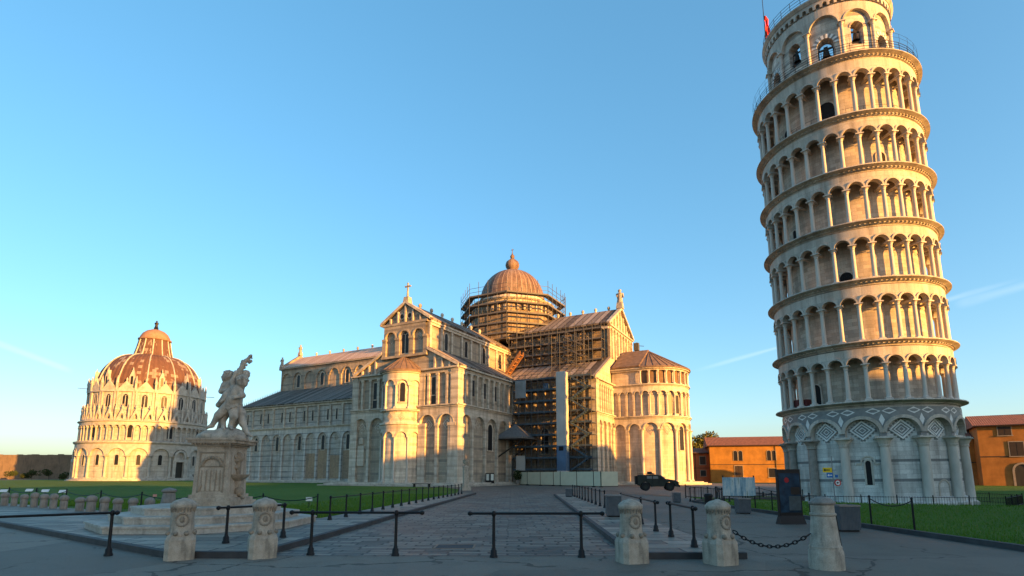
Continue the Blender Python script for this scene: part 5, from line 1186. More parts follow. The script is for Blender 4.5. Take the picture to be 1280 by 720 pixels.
def cherubs():
    ztop = .12+.63+1.78+.33; X0 = px(285.8, 540, FY).x; S = empty('cherub_statue', (X0, FY, ztop), 0, 'grey marble statue group of tangled cherubs raising a carved scroll on the fountain', 'statue')
    A = lambda x, y, c=0: ((x-365)/211, -c, (655-y)/211)
    mt = MAT['statue']
    def hand(p, d, r=.05):
        p = np.array(p); d = np.array(d)/np.linalg.norm(d); s = np.cross(d, (0, 1, 0)); s /= np.linalg.norm(s)+1e-6; out = [('e', tuple(p+d*.03), (r, r*.8, r))]
        for i in range(4): q = p+d*.05+s*(.03*(i-1.5)); out.append(('c', tuple(q), tuple(q+d*(.075 if i in (1, 2) else .06)+np.array((0, .02, -.01))), .017, .013, .01))
        q = p+d*.02+s*.045; out.append(('c', tuple(q), tuple(q+d*.04+s*.03), .018, .014, .01)); return out
    def head(c, r, look):
        c = np.array(c); f = np.array(look)/np.linalg.norm(look); up = np.array((0, 0, 1.)); rt = np.cross(f, up); rt /= np.linalg.norm(rt); up = np.cross(rt, f)
        P = lambda a, b, d: tuple(c+rt*a*r+up*b*r+f*d*r)
        o = [('e', tuple(c), (r, r, r*1.08)), ('e', P(0, -.45, .45), (r*.6, r*.6, r*.55)), ('e', P(.42, -.28, .62), (r*.3, r*.3, r*.3)), ('e', P(-.42, -.28, .62), (r*.3, r*.3, r*.3)), ('c', P(0, .1, .92), P(0, -.16, 1.1), r*.1, r*.15, .02), ('c', P(-.45, .24, .82), P(.45, .24, .82), r*.11, r*.11, .03), ('e', P(0, -.46, 1.0), (r*.2, r*.12, r*.1), None, .01), ('e', P(0, -.75, .75), (r*.24, r*.22, r*.2)), ('e', P(.98, -.05, .0), (r*.14, r*.2, r*.26), None, .02), ('e', P(-.98, -.05, 0), (r*.14, r*.2, r*.26), None, .02)]
        for i in range(26):
            an = i*2.4; z = .15+.85*(i/26); q = math.sqrt(max(0, 1-z*z)); a, d = q*cos(an), q*sin(an)
            if d > .55 and z < .6: continue
            o.append(('e', P(a*1.02, z*1.03, d*1.02), (r*.22,)*3, None, .015))
        return o
    # front cherub
    c = .16
    p = head(A(455, 252, c+.05), .185, (.75, -.35, -.5))+[('c', A(440, 290, c), A(425, 310, c), .10, .13), ('c', A(418, 318, c), A(398, 372, c), .20, .21), ('c', A(398, 372, c), A(378, 420, c), .215, .20), ('e', A(402, 385, c+.10), (.15, .13, .15)),
        ('c', A(440, 312, c+.05), A(472, 355, c+.10), .105, .085), ('c', A(472, 355, c+.10), A(438, 372, c+.24), .08, .055), ('c', A(398, 300, c), A(382, 250, c), .10, .085), ('c', A(382, 250, c), A(398, 195, c), .08, .055),
        ('c', A(362, 428, c), A(312, 492, c+.08), .185, .125), ('c', A(312, 492, c+.08), A(264, 558, c), .125, .07), ('c', A(264, 562, c), A(238, 576, c+.08), .07, .045), ('c', A(400, 432, c), A(420, 502, c+.10), .18, .125), ('c', A(420, 502, c+.10), A(396, 562, c+.05), .12, .07), ('c', A(396, 566, c+.06), A(420, 586, c+.16), .07, .045)]
    p += hand(A(438, 372, c+.24), (-.6, -.3, -.1))+hand(A(398, 195, c), (.1, 0, 1))
    for i in range(5): p.append(('c', A(416+i*4, 584, c+.14+.015*i), A(426+i*4, 589, c+.2), .018, .014, .01))
    sdf_mesh(p, .018, 'cherub', mt, S, .05)
    # cherub behind, head turned away to the left
    c = -.12
    p = head(A(322, 206, c+.02), .185, (-.75, -.6, -.05))+[('c', A(328, 246, c), A(335, 262, c), .09, .12), ('c', A(335, 278, c), A(345, 340, c), .20, .19), ('c', A(345, 340, c), A(352, 420, c), .19, .19), ('c', A(300, 268, c+.05), A(292, 316, c+.12), .10, .085), ('c', A(292, 316, c+.12), A(345, 318, c+.26), .08, .055), ('c', A(365, 268, c), A(385, 215, c), .10, .08), ('c', A(385, 215, c), A(410, 165, c+.02), .08, .055),
        ('c', A(340, 430, c), A(322, 515, c+.2), .17, .12), ('c', A(322, 515, c+.2), A(342, 568, c+.24), .11, .07), ('c', A(342, 572, c+.26), A(362, 588, c+.4), .07, .045), ('c', A(340, 430, c), A(290, 520, c-.1), .17, .11), ('c', A(290, 520, c-.1), A(270, 575, c-.1), .1, .07)]
    p += hand(A(345, 318, c+.26), (.8, -.3, .1))+hand(A(410, 165, c+.02), (.3, 0, 1))
    sdf_mesh(p, .018, 'cherub', mt, S, .05)
    # crouching cherub at the back right
    c = -.22
    p = head(A(437, 190, c+.05), .135, (.6, -.5, .1))+[('c', A(430, 222, c), A(398, 310, c), .08, .12), ('c', A(398, 310, c), A(388, 440, c), .12, .16), ('c', A(388, 440, c), A(420, 465, c+.05), .16, .15), ('c', A(420, 465, c+.05), A(456, 540, c+.2), .17, .115), ('c', A(456, 540, c+.2), A(492, 602, c+.22), .11, .07), ('c', A(492, 606, c+.22), A(530, 630, c+.32), .07, .045), ('c', A(410, 465, c), A(370, 560, c), .16, .1)]
    for i in range(5): p.append(('c', A(524+i*3, 626, c+.27+.015*i), A(536+i*3, 634, c+.34), .018, .014, .01))
    sdf_mesh(p, .02, 'cherub', mt, S, .05)
    p = [('c', A(402, 262, .10), A(350, 352, .22), .075, .11), ('c', A(350, 352, .22), A(292, 416, .12), .10, .08), ('c', A(398, 285, .2), A(330, 400, .3), .03, .045), ('c', A(410, 280, .26), A(350, 390, .3), .025, .03), ('c', A(372, 440, .30), A(432, 428, .26), .06, .05), ('c', A(385, 455, .3), A(412, 440, .34), .05, .04), ('c', A(290, 415, .1), A(275, 425, -.05), .07, .04)]
    sdf_mesh(p, .02, 'drapery', mt, S, .05)
    p = [('c', A(378, 275, -.05), A(404, 190, -.02), .10, .10), ('c', A(404, 190, -.02), A(432, 118, 0), .09, .075), ('c', A(432, 118, 0), A(472, 72, 0), .07, .05)]
    for (x, y, r) in ((475, 66, .07), (486, 60, .045), (484, 100, .06), (470, 108, .05), (445, 92, .065), (425, 102, .07), (418, 120, .05), (402, 160, .06), (395, 190, .05), (455, 128, .05), (462, 88, .05), (490, 78, .03), (438, 145, .05)): p.append(('e', A(x, y, .04*sin(x)), (r, r*.8, r), None, .02))
    sdf_mesh(p, .018, 'scroll_ornament', mt, S, .03)
    p = [('e', A(330, 640, 0), (.62, .40, .22)), ('e', A(250, 632, .05), (.36, .34, .2)), ('e', A(410, 638, 0), (.42, .42, .24)), ('e', A(360, 612, 0), (.5, .32, .2)), ('c', A(180, 640, .1), A(470, 650, .15), .12, .14), ('c', A(200, 620, -.1), A(350, 600, -.2), .12, .14), ('c', A(340, 598, .2), A(420, 610, .3), .08, .06)]
    sdf_mesh(p, .025, 'rock_base', mt, S, .03)
cherubs()

# ------------------------------------------------------------------ bollards
BIG = {}
def big_bollard(loc, rz, label, lean=0):
    T = empty('stone_bollard', loc, rz, label, 'bollard', 'carved stone bollards round the paving')
    if not BIG:
        m = MB(); a = .27; ch = .08; P = [(-a+ch, -a), (a-ch, -a), (a, -a+ch), (a, a-ch), (a-ch, a), (-a+ch, a), (-a, a-ch), (-a, -a+ch)]; n = 8
        m.prism(P, -.1, .40); P2 = [(x*.86, y*.86) for x, y in P]
        m.add([(x, y, .40) for x, y in P]+[(x, y, .50) for x, y in P2], [(i, (i+1) % n, n+(i+1) % n, n+i) for i in range(n)]+[tuple(range(n, 2*n))]); BIG['base'] = m.build('base', MAT['bollard'], T)
        m = MB(); m.lathe([(.245, .45), (.255, .5), (.235, .54), (.225, .6), (.20, 1.05), (.215, 1.07)], 28); p = m.build('shaft', MAT['bollard'], T, True); BIG['shaft'] = p
        m = MB(); m.lathe([(.215, 1.02), (.24, 1.05), (.245, 1.10), (.235, 1.12), (.22, 1.13), (.21, 1.15), (.15, 1.19), (.06, 1.215), (.04, 1.23), (0, 1.235)], 28); BIG['cap'] = m.build('cap', MAT['bollard'], T, True)
        q = []
        for i in range(22):
            an = 2*PI*i/22; q.append(('c', (.218*cos(an), .218*sin(an), 1.05), (.213*cos(an), .213*sin(an), .97-.02*(i % 2)), .022, .012, .012))
        for k in range(2):
            for i in range(16):
                an = 2*PI*i/16; b = .115*cos(an)/.215; z = .80+.125*sin(an); r = .206+.035*(.8-z+.1); a0 = -PI/2+k*PI; q.append(('e', (r*cos(a0+b), r*sin(a0+b), z), (.026, .026, .026), None, .015))
            q.append(('e', (0, (-1 if k == 0 else 1)*.2, .80), (.05, .03, .07)))
        for i in range(8): an = PI/4*i+PI/8; q.append(('e', (.25*cos(an), .25*sin(an), .53), (.05, .05, .05), None, .02))
        BIG['relief'] = sdf_mesh(q, .010, 'carved_relief', MAT['bollard_relief'], T, .02)
    else:
        for k in ('base', 'shaft', 'cap', 'relief'): put(BIG[k], T)
    if lean: T.rotation_euler = (0, lean, rz)
big_bollard(gp(224, 699), R(28), 'carved bollard directly in front of the fountain steps, left of its pair')
big_bollard(gp(327, 697), R(30), 'carved bollard right of the fountain pedestal beside an iron post')
big_bollard(gp(790, 703), R(14), 'carved bollard at the front left corner of the right pavement with a round wreath')
big_bollard(gp(901, 705), R(24), 'carved bollard holding one end of the hanging chain')
def round_bollard():
    T = empty('stone_bollard', gp(1034, 711), 0, 'tapering round bollard with ring bands and a patched foot, in front of the tower', 'bollard', 'carved stone bollards round the paving'); m = MB()
    m.lathe([(.30, -.1), (.295, .32), (.27, .36), (.275, .40), (.255, .43), (.205, .95), (.225, .97), (.225, 1.0), (.2, 1.01), (.2, 1.16)], 30); m.build('shaft', MAT['bollard'], T, True)
    m = MB(); m.lathe([(.2, 1.15), (.225, 1.17), (.23, 1.2), (.2, 1.22), (.17, 1.26), (.08, 1.30), (0, 1.31)], 30); m.build('cap', MAT['bollard_dark'], T, True)
    m = MB(); m.tube((.33, 0, 0), (.235, 0, 1.0), .014, n=6); m.build('iron_strap', MAT['iron'], T)
round_bollard()
us = [(5, 633.5), (17, 634), (29, 635), (42, 635.5), (54, 636), (66, 637), (79, 638), (99, 640), (113, 641), (129.5, 642), (146, 643), (165, 644), (185.5, 647)]
nth = ['first', 'second', 'third', 'fourth', 'fifth', 'sixth', 'seventh', 'eighth', 'ninth', 'tenth', 'eleventh', 'twelfth', 'thirteenth']
mb0 = None
for i, (u, v) in enumerate(us):
    T = empty('mushroom_bollard', gp(u, v-1.5, .12), rng.random()*6, nth[i]+' round topped squat bollard along the left lawn, counted from the left', 'bollard', 'squat bollards along the left lawn')
    if mb0 is None:
        m = MB(); m.lathe([(.18, -.1), (.175, .42), (.165, .45)], 20); s = m.build('shaft', MAT['bollard_dark'], T, True); m = MB(); m.lathe([(.165, .44), (.2, .47), (.22, .54), (.21, .62), (.16, .69), (.08, .73), (0, .74)], 20); c = m.build('cap', MAT['bollard_dark'], T, True); mb0 = (s, c)
    else:
        for q in mb0: put(q, T)
    T.scale = (.86+.06*rng.normal(), .86+.04*rng.normal(), .92+.04*rng.normal())
def tall_stub():
    T = empty('stone_bollard', gp(209, 643, .12), 0, 'tall conical dark bollard with a flat cap behind the fountain steps', 'bollard'); m = MB(); m.lathe([(.34, -.1), (.33, .1), (.22, .85), (.2, .88)], 18); m.build('shaft', MAT['bollard_dark'], T, True); m = MB(); m.lathe([(.2, .86), (.27, .9), (.28, .96), (.22, 1.02), (.0, 1.08)], 18); m.build('cap', MAT['bollard_dark'], T, True)
tall_stub()

# ------------------------------------------------------------------ iron barriers, fences, chain
PM = {}
def post_mesh(h):
    k = round(h, 2)
    if k not in PM:
        m = MB(); m.lathe([(.085, -.05), (.085, .04), (.07, .06), (.065, .14), (.045, .17), (.034, .22), (.030, h-.06), (.04, h-.05), (.05, h), (.03, h+.05), (0, h+.06)], 12); me_o = m.build('post', MAT['iron'], None, True); PM[k] = me_o.data; bpy.data.objects.remove(me_o)
    return PM[k]
def post(parent, loc, h=.9):
    o = bpy.data.objects.new('post', post_mesh(h)); COL.objects.link(o); o.parent = parent; o.location = loc; return o
def barrier(label, pts, rail, h=.9, group='black iron barriers at the front of the paving', mid=None):
    """pts: post feet; rail: polyline in plan at height h"""
    o = Vector(pts[0]); T = empty('iron_barrier', o, 0, label, 'barrier', group)
    for p in pts: post(T, Vector(p)-o, h)
    m = MB(); R_ = [Vector((*q[:2], (q[2] if len(q) > 2 else pts[0][2])+h))-o for q in rail]; m.path(R_, .026, 8)
    for q in (R_[0], R_[-1]): m.lathe([(0, -.055), (.045, -.03), (.055, 0), (.045, .03), (0, .055)], 10, q)
    m.build('rail', MAT['iron'], T, True)
P = gp(135, 695); barrier('iron barrier with a rail running off the left edge', [P, gp(-80, 712)], [P+Vector((.1, 0, 0)), P, gp(-80, 712)])
P = gp(282, 679, .12); Q = px(318, 634, 15.2); barrier('short iron barrier between the two bollards in front of the fountain', [P, (P.x+.85, P.y+1.2, .12)], [P+Vector((-.15, -.15, 0)), P, (P.x+.85, P.y+1.2, .12)], .82)
P, Q = gp(388, 694), gp(494, 695); barrier('iron barrier across the road front, left of the gap', [P, Q], [P-Vector((.45, 0, 0)), Q+Vector((.55, 0, 0))])
P, Q = gp(617, 697), gp(727, 697); barrier('iron barrier across the road front, right of the gap', [P, Q], [P-Vector((.5, 0, 0)), Q+Vector((.45, 0, 0))])
P, Q = gp(839, 671, .12), gp(868, 684, .12); barrier('near pair of iron posts joined by a rail on the right pavement', [P, Q], [P+(P-Q)*.12, Q+(Q-P)*.1], .85)
P, Q = gp(802, 655, .12), gp(820, 664, .12); P0 = gp(777, 643, .12); barrier('second pair of iron posts with a rail on the right pavement', [P, Q], [P0, Q+(Q-P)*.15], .82)
def long_fence(label, a, b, n, h, z=.12):
    a = Vector((*a, z)); b = Vector((*b, z)); T = empty('iron_fence', a, 0, label, 'fence', 'rows of iron posts beside the road'); m = MB()
    for i in range(n):
        p = a.lerp(b, i/(n-1)); post(T, p-a, h)
    m.tube((0, 0, h-.02), b-a+Vector((0, 0, h-.02)), .018, n=6); m.build('rail', MAT['iron'], T)
long_fence('long row of iron posts with a thin rail along the left lawn', gp(412, 650, .12)[:2], gp(577, 617.5, .12)[:2], 19, .8)
long_fence('row of iron posts with a thin rail along the right pavement', gp(756, 635, .12)[:2], gp(716, 620, .12)[:2], 11, .8)
def chain(label, a, b, sag, name='hanging_chain', step=.075, r=.018):
    a = Vector(a); b = Vector(b); m = MB(); n = int((b-a).length*1.06/step)
    for i in range(n):
        t0, t1 = i/n, (i+1)/n; f = lambda t: a.lerp(b, t)-Vector((0, 0, 4*sag*t*(1-t))); p, q = f(t0), f(t1); d = (q-p); dd = d.normalized(); s = dd.cross(Vector((0, 0, 1))).normalized(); w = s if i % 2 else s.cross(dd)
        ring = [p-dd*.02+w*0, p+d*.2+w*.028, q-d*.2+w*.028, q+dd*.02, q-d*.2-w*.028, p+d*.2-w*.028, p-dd*.02]; m.path(ring, r*.62, 5)
    return tag(m.build(name, MAT['iron'], None), label, 'chain')
A, Bp = gp(901, 705), gp(1034, 711); chain('black chain hanging between the carved bollard and the round one', A+Vector((.28, 0, .62)), Bp+Vector((-.27, 0, .62)), .26)
def chain_fence(label, pts, h, sag, grp):
    o = Vector(pts[0]); T = empty('chain_fence', o, 0, label, 'fence', grp)
    for p in pts: m = MB(); q = Vector(p)-o; m.tube(q-Vector((0, 0, .1)), q+Vector((0, 0, h)), .03, n=8); m.lathe([(0, -.05), (.045, 0), (0, .05)], 8, q+Vector((0, 0, h+.02))); m.build('post', MAT['iron'], T)
    m = MB()
    for a, b in zip(pts, pts[1:]):
        a = Vector(a)-o+Vector((0, 0, h-.05)); b = Vector(b)-o+Vector((0, 0, h-.05)); L = [a.lerp(b, i/10)-Vector((0, 0, 4*sag*(i/10)*(1-i/10))) for i in range(11)]; m.path(L, .018, 5)
    m.build('chain', MAT['iron'], T)
chain_fence('low chain on thin posts along the front edge of the left lawn', [(-30.0, 33.5, .03), (-26.5, 31.3, .03), (-23, 29, .03), (-19.6, 26.8, .03), (-16.2, 24.6, .03), (-13, 23.2, .03), (-10, 22.6, .03), (-7.6, 22, .03)], .9, .18, 'chain fences on the lawns')
chain_fence('short dark chain between two posts right of the widest ribbed bin', [(12.0, y, gh(12, y)+.03) for y in (16.9, 18.9)], .95, .2, 'chain fences on the lawns')
chain_fence('dark chain on thin posts along the lawn kerb behind the totem', [(x, y, gh(x, y)+.03) for x, y in ((12.1, 22.9), (12.1, 26.2), (12.1, 29.5), (12.1, 32.8), (13.2, 36.3), (17, 38.6), (21, 40.6))], .9, .2, 'chain fences on the lawns')
def railings(label, pts, h, gap):
    o = Vector((*pts[0], gh(*pts[0]))); T = empty('iron_railing', o, 0, label, 'railing'); m = MB()
    for a, b in zip(pts, pts[1:]):
        a = Vector((*a, gh(*a))); b = Vector((*b, gh(*b))); L = (b-a).length; n = max(1, int(L/gap))
        for zz in (.12, h-.12): m.tube(a-o+Vector((0, 0, zz)), b-o+Vector((0, 0, zz)), .022, n=5)
        for i in range(n): p = a.lerp(b, i/n)-o; m.tube(p, p+Vector((0, 0, h-.05)), .011, n=4)
        k = max(1, round(L/3.3))
        for i in range(k+1):
            q = MB(); p = a.lerp(b, i/k)-o; q.tube(p-Vector((0, 0, .2)), p+Vector((0, 0, h+.06)), .045, n=6); q.build('post', MAT['iron'], T)
    m.build('bars', MAT['iron'], T)
railings('black bar railing round the sunken foot of the tower', [(22, 57), (22.6, 50.5), (26.5, 47.6), (41.5, 47.3), (49, 54), (49.5, 62)], 1.05, .22)
railings('black railing beyond the lawn between the info board and the tower', [(13.6, 44), (19.5, 46.5), (24.5, 52)], 1.0, .25)
pp = [gp(u, v) for u, v in ((863, 627), (869, 626), (877, 625), (885, 624.5), (895, 625.5), (903, 627), (912, 628))]
def short_posts():
    o = pp[0]; T = empty('iron_fence', o, 0, 'short row of thin dark posts at the far corner of the tower lawn', 'fence')
    for p in pp: post(T, p-o, .85)
short_posts()

# ------------------------------------------------------------------ bins, signs, boards
def m_slats():
    t = NT('ribbed bin metal'); sp = t.n('ShaderNodeSeparateXYZ'); t.L(t.tc.outputs['Object'], sp.inputs[0]); w = t.math('SINE', t.math('MULTIPLY', t.math('ADD', sp.outputs[0], sp.outputs[1]), 2*PI/.045)); nz = t.noise(6, 4)
    return t.done(t.mix(nz, (.05, .06, .075), (.12, .135, .15)), .45, w, .6, .01, .5)
MAT['slats'] = m_slats(); MAT['bin_rim'] = m_plain('bin rim metal', (.16, .18, .2), .4, .2, 4, .002, .6)
def bin_(label, u, v, w, h, z=0):
    p = gp(u, v, z); T = empty('litter_bin', p, 0, label, 'litter bin', 'grey metal litter bins'); m = MB(); m.box((0, 0, h*.5), (w*.92, w*.8, h*.86), 0, 1.04, 1.04); m.build('body', MAT['slats'], T)
    m = MB(); t = .03
    for s in (-1, 1): m.box((s*w*.49, 0, h*.97), (t, w*.86, h*.06)); m.box((0, s*w*.43, h*.97), (w*.98, t, h*.06))
    m.build('rim', MAT['bin_rim'], T); m = MB(); m.box((0, 0, h*.95), (w*.9, w*.78, .01)); m.build('opening', MAT['dark'], T); m = MB(); m.box((0, 0, h*.035), (w*.8, w*.7, h*.07)); m.build('plinth', MAT['iron'], T)
bin_('ribbed grey bin beside the carved bollard on the right pavement', 767, 646, .58, .84, .12); bin_('grey ribbed bin near the info board', 929, 642, .58, .68); bin_('widest ribbed bin, right of the tapering round bollard', 1058, 664, .66, .80); bin_('small pale bin in the open near the military vehicle', 846, 628, .46, .62); bin_('far small bin at the head of the right pavement', 711, 621, .5, .62, .12)
def round_bin():
    p = gp(886, 632); T = empty('litter_bin', p, 0, 'dark round topped bin standing at the lawn corner', 'litter bin', 'grey metal litter bins'); m = MB(); m.lathe([(.2, 0), (.22, .05), (.22, .5), (.24, .52)], 16); m.build('body', MAT['iron'], T, True); m = MB(); m.lathe([(.25, .5), (.26, .56), (.2, .66), (0, .7)], 16); m.build('lid', MAT['iron'], T, True)
round_bin()
def totem():
    p = gp(989, 655); T = empty('information_totem', p, R(6), 'tall black information totem with a dark lit poster in front of the tower', 'information totem'); W = .86; h = 1.9; m = MB(); m.box((0, 0, .95*h*.5+.15), (W, .12, h*.95-.1)); m.build('casing', MAT['iron'], T)
    m = MB(); m.box((0, 0, .14), (W*1.12, .34, .3), 0, .88, .5); m.build('foot', MAT['iron'], T)
    t = NT('dark poster'); sp = t.n('ShaderNodeSeparateXYZ'); t.L(t.tc.outputs['Object'], sp.inputs[0]); nz = t.noise(3.5, 4); c = t.mix(t.ramp(nz, [(.4, 0), (.7, 1)]), (.008, .018, .035), (.02, .05, .085)); pm = t.done(c, .15, None, 0, 0, 0, .5)
    m = MB(); m.box((0, -.063, .36+.72), (W*.9, .01, 1.36)); s = m.build('screen', pm, T)
    m = MB(); m.lathe([(0, 0), (.09, .0)], 12); m.box((.0, 0.04, 0), (.06, .12, .004)); o = m.build('red_emblem', m_plain('poster red', (.30, .01, .02), .3, .2, 6), T); o.location = (-.1, -.072, 1.52); o.rotation_euler = (PI/2, 0, 0)
    m = MB(); m.box((.16, -.070, .72), (.44, .004, .5)); m.build('text_block', m_plain('poster grey panel', (.045, .065, .075), .3, .4, 9), T)
    m = MB(); m.box((.2, -.071, 1.15), (.34, .004, .26)); m.build('picture_block', m_plain('poster dark picture', (.012, .012, .014), .3, .3, 9), T)
totem()
def info_board():
    p = gp(945, 637); T = empty('information_board', (p.x, p.y, 0), R(-8), 'landscape picture board on dark posts at the lawn edge', 'notice board'); m = MB()
    for x in (-1.5, -.02): m.tube((x, 0, -.05), (x, 0, 1.68), .035, n=8)
    m.tube((-1.5, 0, .66), (0, 0, .66), .025, n=6); m.build('post', MAT['iron'], T)
    t = NT('board picture'); n1 = t.noise(3.2, 5, t.map((2.2, 1, .25))); n2 = t.noise(8, 4); c = t.ramp(t.math('ADD', n1, t.math('MULTIPLY', t.math('SUBTRACT', n2, .5), .25)), [(.3, (.06, .14, .20)), (.48, (.22, .32, .36)), (.6, (.42, .44, .42)), (.7, (.16, .22, .2))]); pm = t.done(c, .35, None)
    m = MB(); m.box((-.76, -.04, 1.13), (1.56, .03, .92)); m.build('panel', pm, T)
info_board()
def road_sign():
    p = px(1041.5, 600, 45.5); z = gh(p.x, 45.5); T = empty('road_sign', (p.x, 45.5, z), 0, 'thin pole carrying yellow, blue and round red road signs before the tower', 'road sign'); m = MB(); m.tube((0, 0, -.1), (0, 0, 4.1), .035, n=8); m.build('pole', MAT['bin_rim'], T)
    ye = m_plain('yellow sign paint', (.62, .42, .02), .4, .1, 3); bl = m_plain('blue sign paint', (.03, .13, .36), .4, .1, 3); wh = m_plain('white sign paint', (.7, .7, .68), .4, .1, 3); rd = m_plain('red sign paint', (.45, .02, .02), .4, .1, 3)
    M = flat((0, -.05, 0), (1, 0), (0, -1)); P = lambda u, v: (px(u, v, 45.4).x-p.x, px(u, v, 45.4).z-z)
    def plate(name, u0, v0, u1, v1, mat): a, b = P(u0, v1), P(u1, v0); m = MB(); m.mbox(M, a[0], b[0], a[1], b[1], 0, .03); return m.build(name, mat, T)
    y = plate('yellow_plate', 1029, 584.5, 1040, 590.5, ye); m = MB()
    a, b = P(1030, 589), P(1039, 586)
    m.mbox(M, a[0]+.1, b[0]-.1, (a[1]+b[1])/2-.04, (a[1]+b[1])/2+.04, .03, .036); m.mbox(M, a[0]+.02, a[0]+.13, (a[1]+b[1])/2-.08, (a[1]+b[1])/2+.08, .03, .037); m.build('arrow', MAT['iron'], y)
    b_ = plate('blue_plate', 1034, 591, 1041, 597, bl); a, b = P(1034.5, 596), P(1040.5, 592); zc = (a[1]+b[1])/2; m = MB(); m.mbox(M, a[0]+.1, b[0]-.02, zc-.03, zc+.03, .03, .036); m.add([M(a[0], zc, .037), M(a[0]+.14, zc-.1, .037), M(a[0]+.14, zc+.1, .037)], [(0, 1, 2)]); m.build('arrow', wh, b_)
    plate('small_blue_plate', 1044.3, 593.5, 1047.6, 597, bl)
    c = P(1047.4, 603.5); m = MB(); m.lathe([(0, 0), (.27, 0), (.27, .03), (0, .03)], 24); o = m.build('round_plate', rd, T); o.location = (c[0], -.05, c[1]); o.rotation_euler = (PI/2, 0, 0); m = MB(); m.lathe([(0, .035), (.18, .035)], 24); m.build('white_disc', wh, o); m = MB(); m.add([(-.13, 0, .04), (.02, -.1, .04), (.02, -.03, .04), (.12, -.03, .04), (.12, .03, .04), (.02, .03, .04), (.02, .1, .04)], [tuple(range(7))]); m.build('black_arrow', MAT['iron'], o)
    m = MB(); m.tube((-.3, 0, P(1040, 587.5)[1]), (.3, 0, P(1040, 587.5)[1]), .02, n=6); m.tube((0, 0, c[1]), (c[0], 0, c[1]), .02, n=6); m.build('bracket', MAT['bin_rim'], T)
road_sign()
def lawn_signs():
    wh = m_plain('white sign board', (.6, .6, .58), .6, .1, 3); pk = m_plain('pink sign board', (.55, .25, .2), .6, .1, 3)
    for (u, v, w, mat, lab) in ((4, 620, .5, wh, 'small white slanted board on the left lawn, nearest the left edge'), (36, 619, .5, wh, 'second small white slanted board on the left lawn'), (56, 620, .5, wh, 'third small white slanted board on the left lawn'), (78, 621, .5, wh, 'rightmost small white slanted board on the left lawn'), (193, 628, .24, pk, 'tiny reddish notice on a stake behind the squat bollards'), (386, 634, .34, wh, 'pale notice on a stake right of the fountain')):
        p = gp(u, v, .03); T = empty('lawn_notice', p, 0, lab, 'notice', 'little notices staked in the lawn'); m = MB(); m.tube((0, 0, -.05), (0, 0, .38), .02, n=6); m.build('stake', MAT['iron'], T); m = MB(); m.box((0, 0, 0), (w, .02, w*.6)); o = m.build('board', mat, T); o.location = (0, -.02, .42); o.rotation_euler = (R(-50) if w == .5 else 0, 0, R(20) if w == .5 else 0)
lawn_signs()
def urn_pillar():
    p = gp(582, 613, .12); T = empty('urn_pillar', p, R(20), 'grey stone pillar topped by an urn at the cathedral corner', 'pillar'); m = MB(); m.box((0, 0, .18), (.95, .95, .36)); m.box((0, 0, .45), (.75, .75, .2)); m.box((0, 0, 1.45), (.5, .5, 1.85)); m.box((0, 0, 2.42), (.62, .62, .12)); m.build('shaft', MAT['bollard'], T)
    m = MB(); m.lathe([(.18, 2.48), (.1, 2.56), (.12, 2.64), (.28, 2.82), (.34, 3.0), (.3, 3.05), (.36, 3.1), (.36, 3.16), (0, 3.16)], 16); m.build('urn', MAT['bollard'], T, True)
urn_pillar()
def door_things():
    M_ = lambda s: CW(TE+1.6, s)
    for (s, lab) in ((-21.9, 'dark clipped bush in a pot left of the cathedral side door'), (-16.2, 'larger dark clipped bush in a pot right of the cathedral side door')):
        x, y = CW(TE+3.0, s); T = empty('potted_bush', (x, y, .2), 0, lab, 'potted plant', 'pots at the side door'); m = MB(); m.lathe([(.35, 0), (.45, .6), (.5, .62), (.46, .68), (0, .66)], 14); m.build('pot', MAT['bollard_dark'], T, True); leaf_cloud([(0, 0, 1.4, .75), (0, 0, 1.9, .6), (0, 0, 1.0, .55)], 500, .13, MAT['leaf_dark'], 'foliage', T)
    pn = m_plain('pale poster sheet', (.5, .52, .46), .5, .2, 4)
    for (u, lab) in ((609.5, 'left of two dark notice stands by the cathedral side door'), (615, 'right of two dark notice stands by the cathedral side door')):
        p = px(u, 600, 91); T = empty('notice_stand', (p.x, 91, .3), R(28), lab, 'notice stand', 'notice stands by the side door'); m = MB(); m.box((0, 0, .85), (.75, .12, 1.7)); m.box((0, 0, .06), (.8, .5, .12)); m.build('stand', MAT['iron'], T); m = MB(); m.box((0, -.07, 1.05), (.5, .02, 1.0)); m.build('sheet', pn, T)
door_things()
def bench():
    x, y = gp(527, 609)[:2]; T = empty('lawn_bench', (x, y, .03), R(-28), 'low dark bench standing on the lawn before the small apse', 'bench'); m = MB(); m.box((0, 0, .45), (3.0, .5, .08)); m.build('seat', MAT['iron'], T)
    for s in (-1, 1): m = MB(); m.box((s*1.3, 0, .2), (.08, .45, .42)); m.build('leg', MAT['iron'], T)
bench()
def drains():
    br = m_plain('worn brass drain frame', (.20, .13, .08), .6, .4, 4)
    for (u0, v0, u1, v1, lab) in ((542, 681, 594, 686, 'rectangular drain cover with a brown frame set in the road'),):
        a, b = gp(u0, v1), gp(u1, v0); m = MB(); cx, cy, w, d = (a.x+b.x)/2, (a.y+b.y)/2, abs(b.x-a.x), abs(b.y-a.y)
        T = empty('drain_cover', (cx, cy, .004), 0, lab, 'drain cover')
        for s in (-1, 1): m.box((s*w/2, 0, .004), (.05, d, .008)); m.box((0, s*d/2, .004), (w-.05, .05, .008))
        m.build('frame', br, T); m = MB(); m.box((0, 0, .002), (w-.05, d-.05, .004)); m.build('lid', MAT['kerb'], T)
drains()

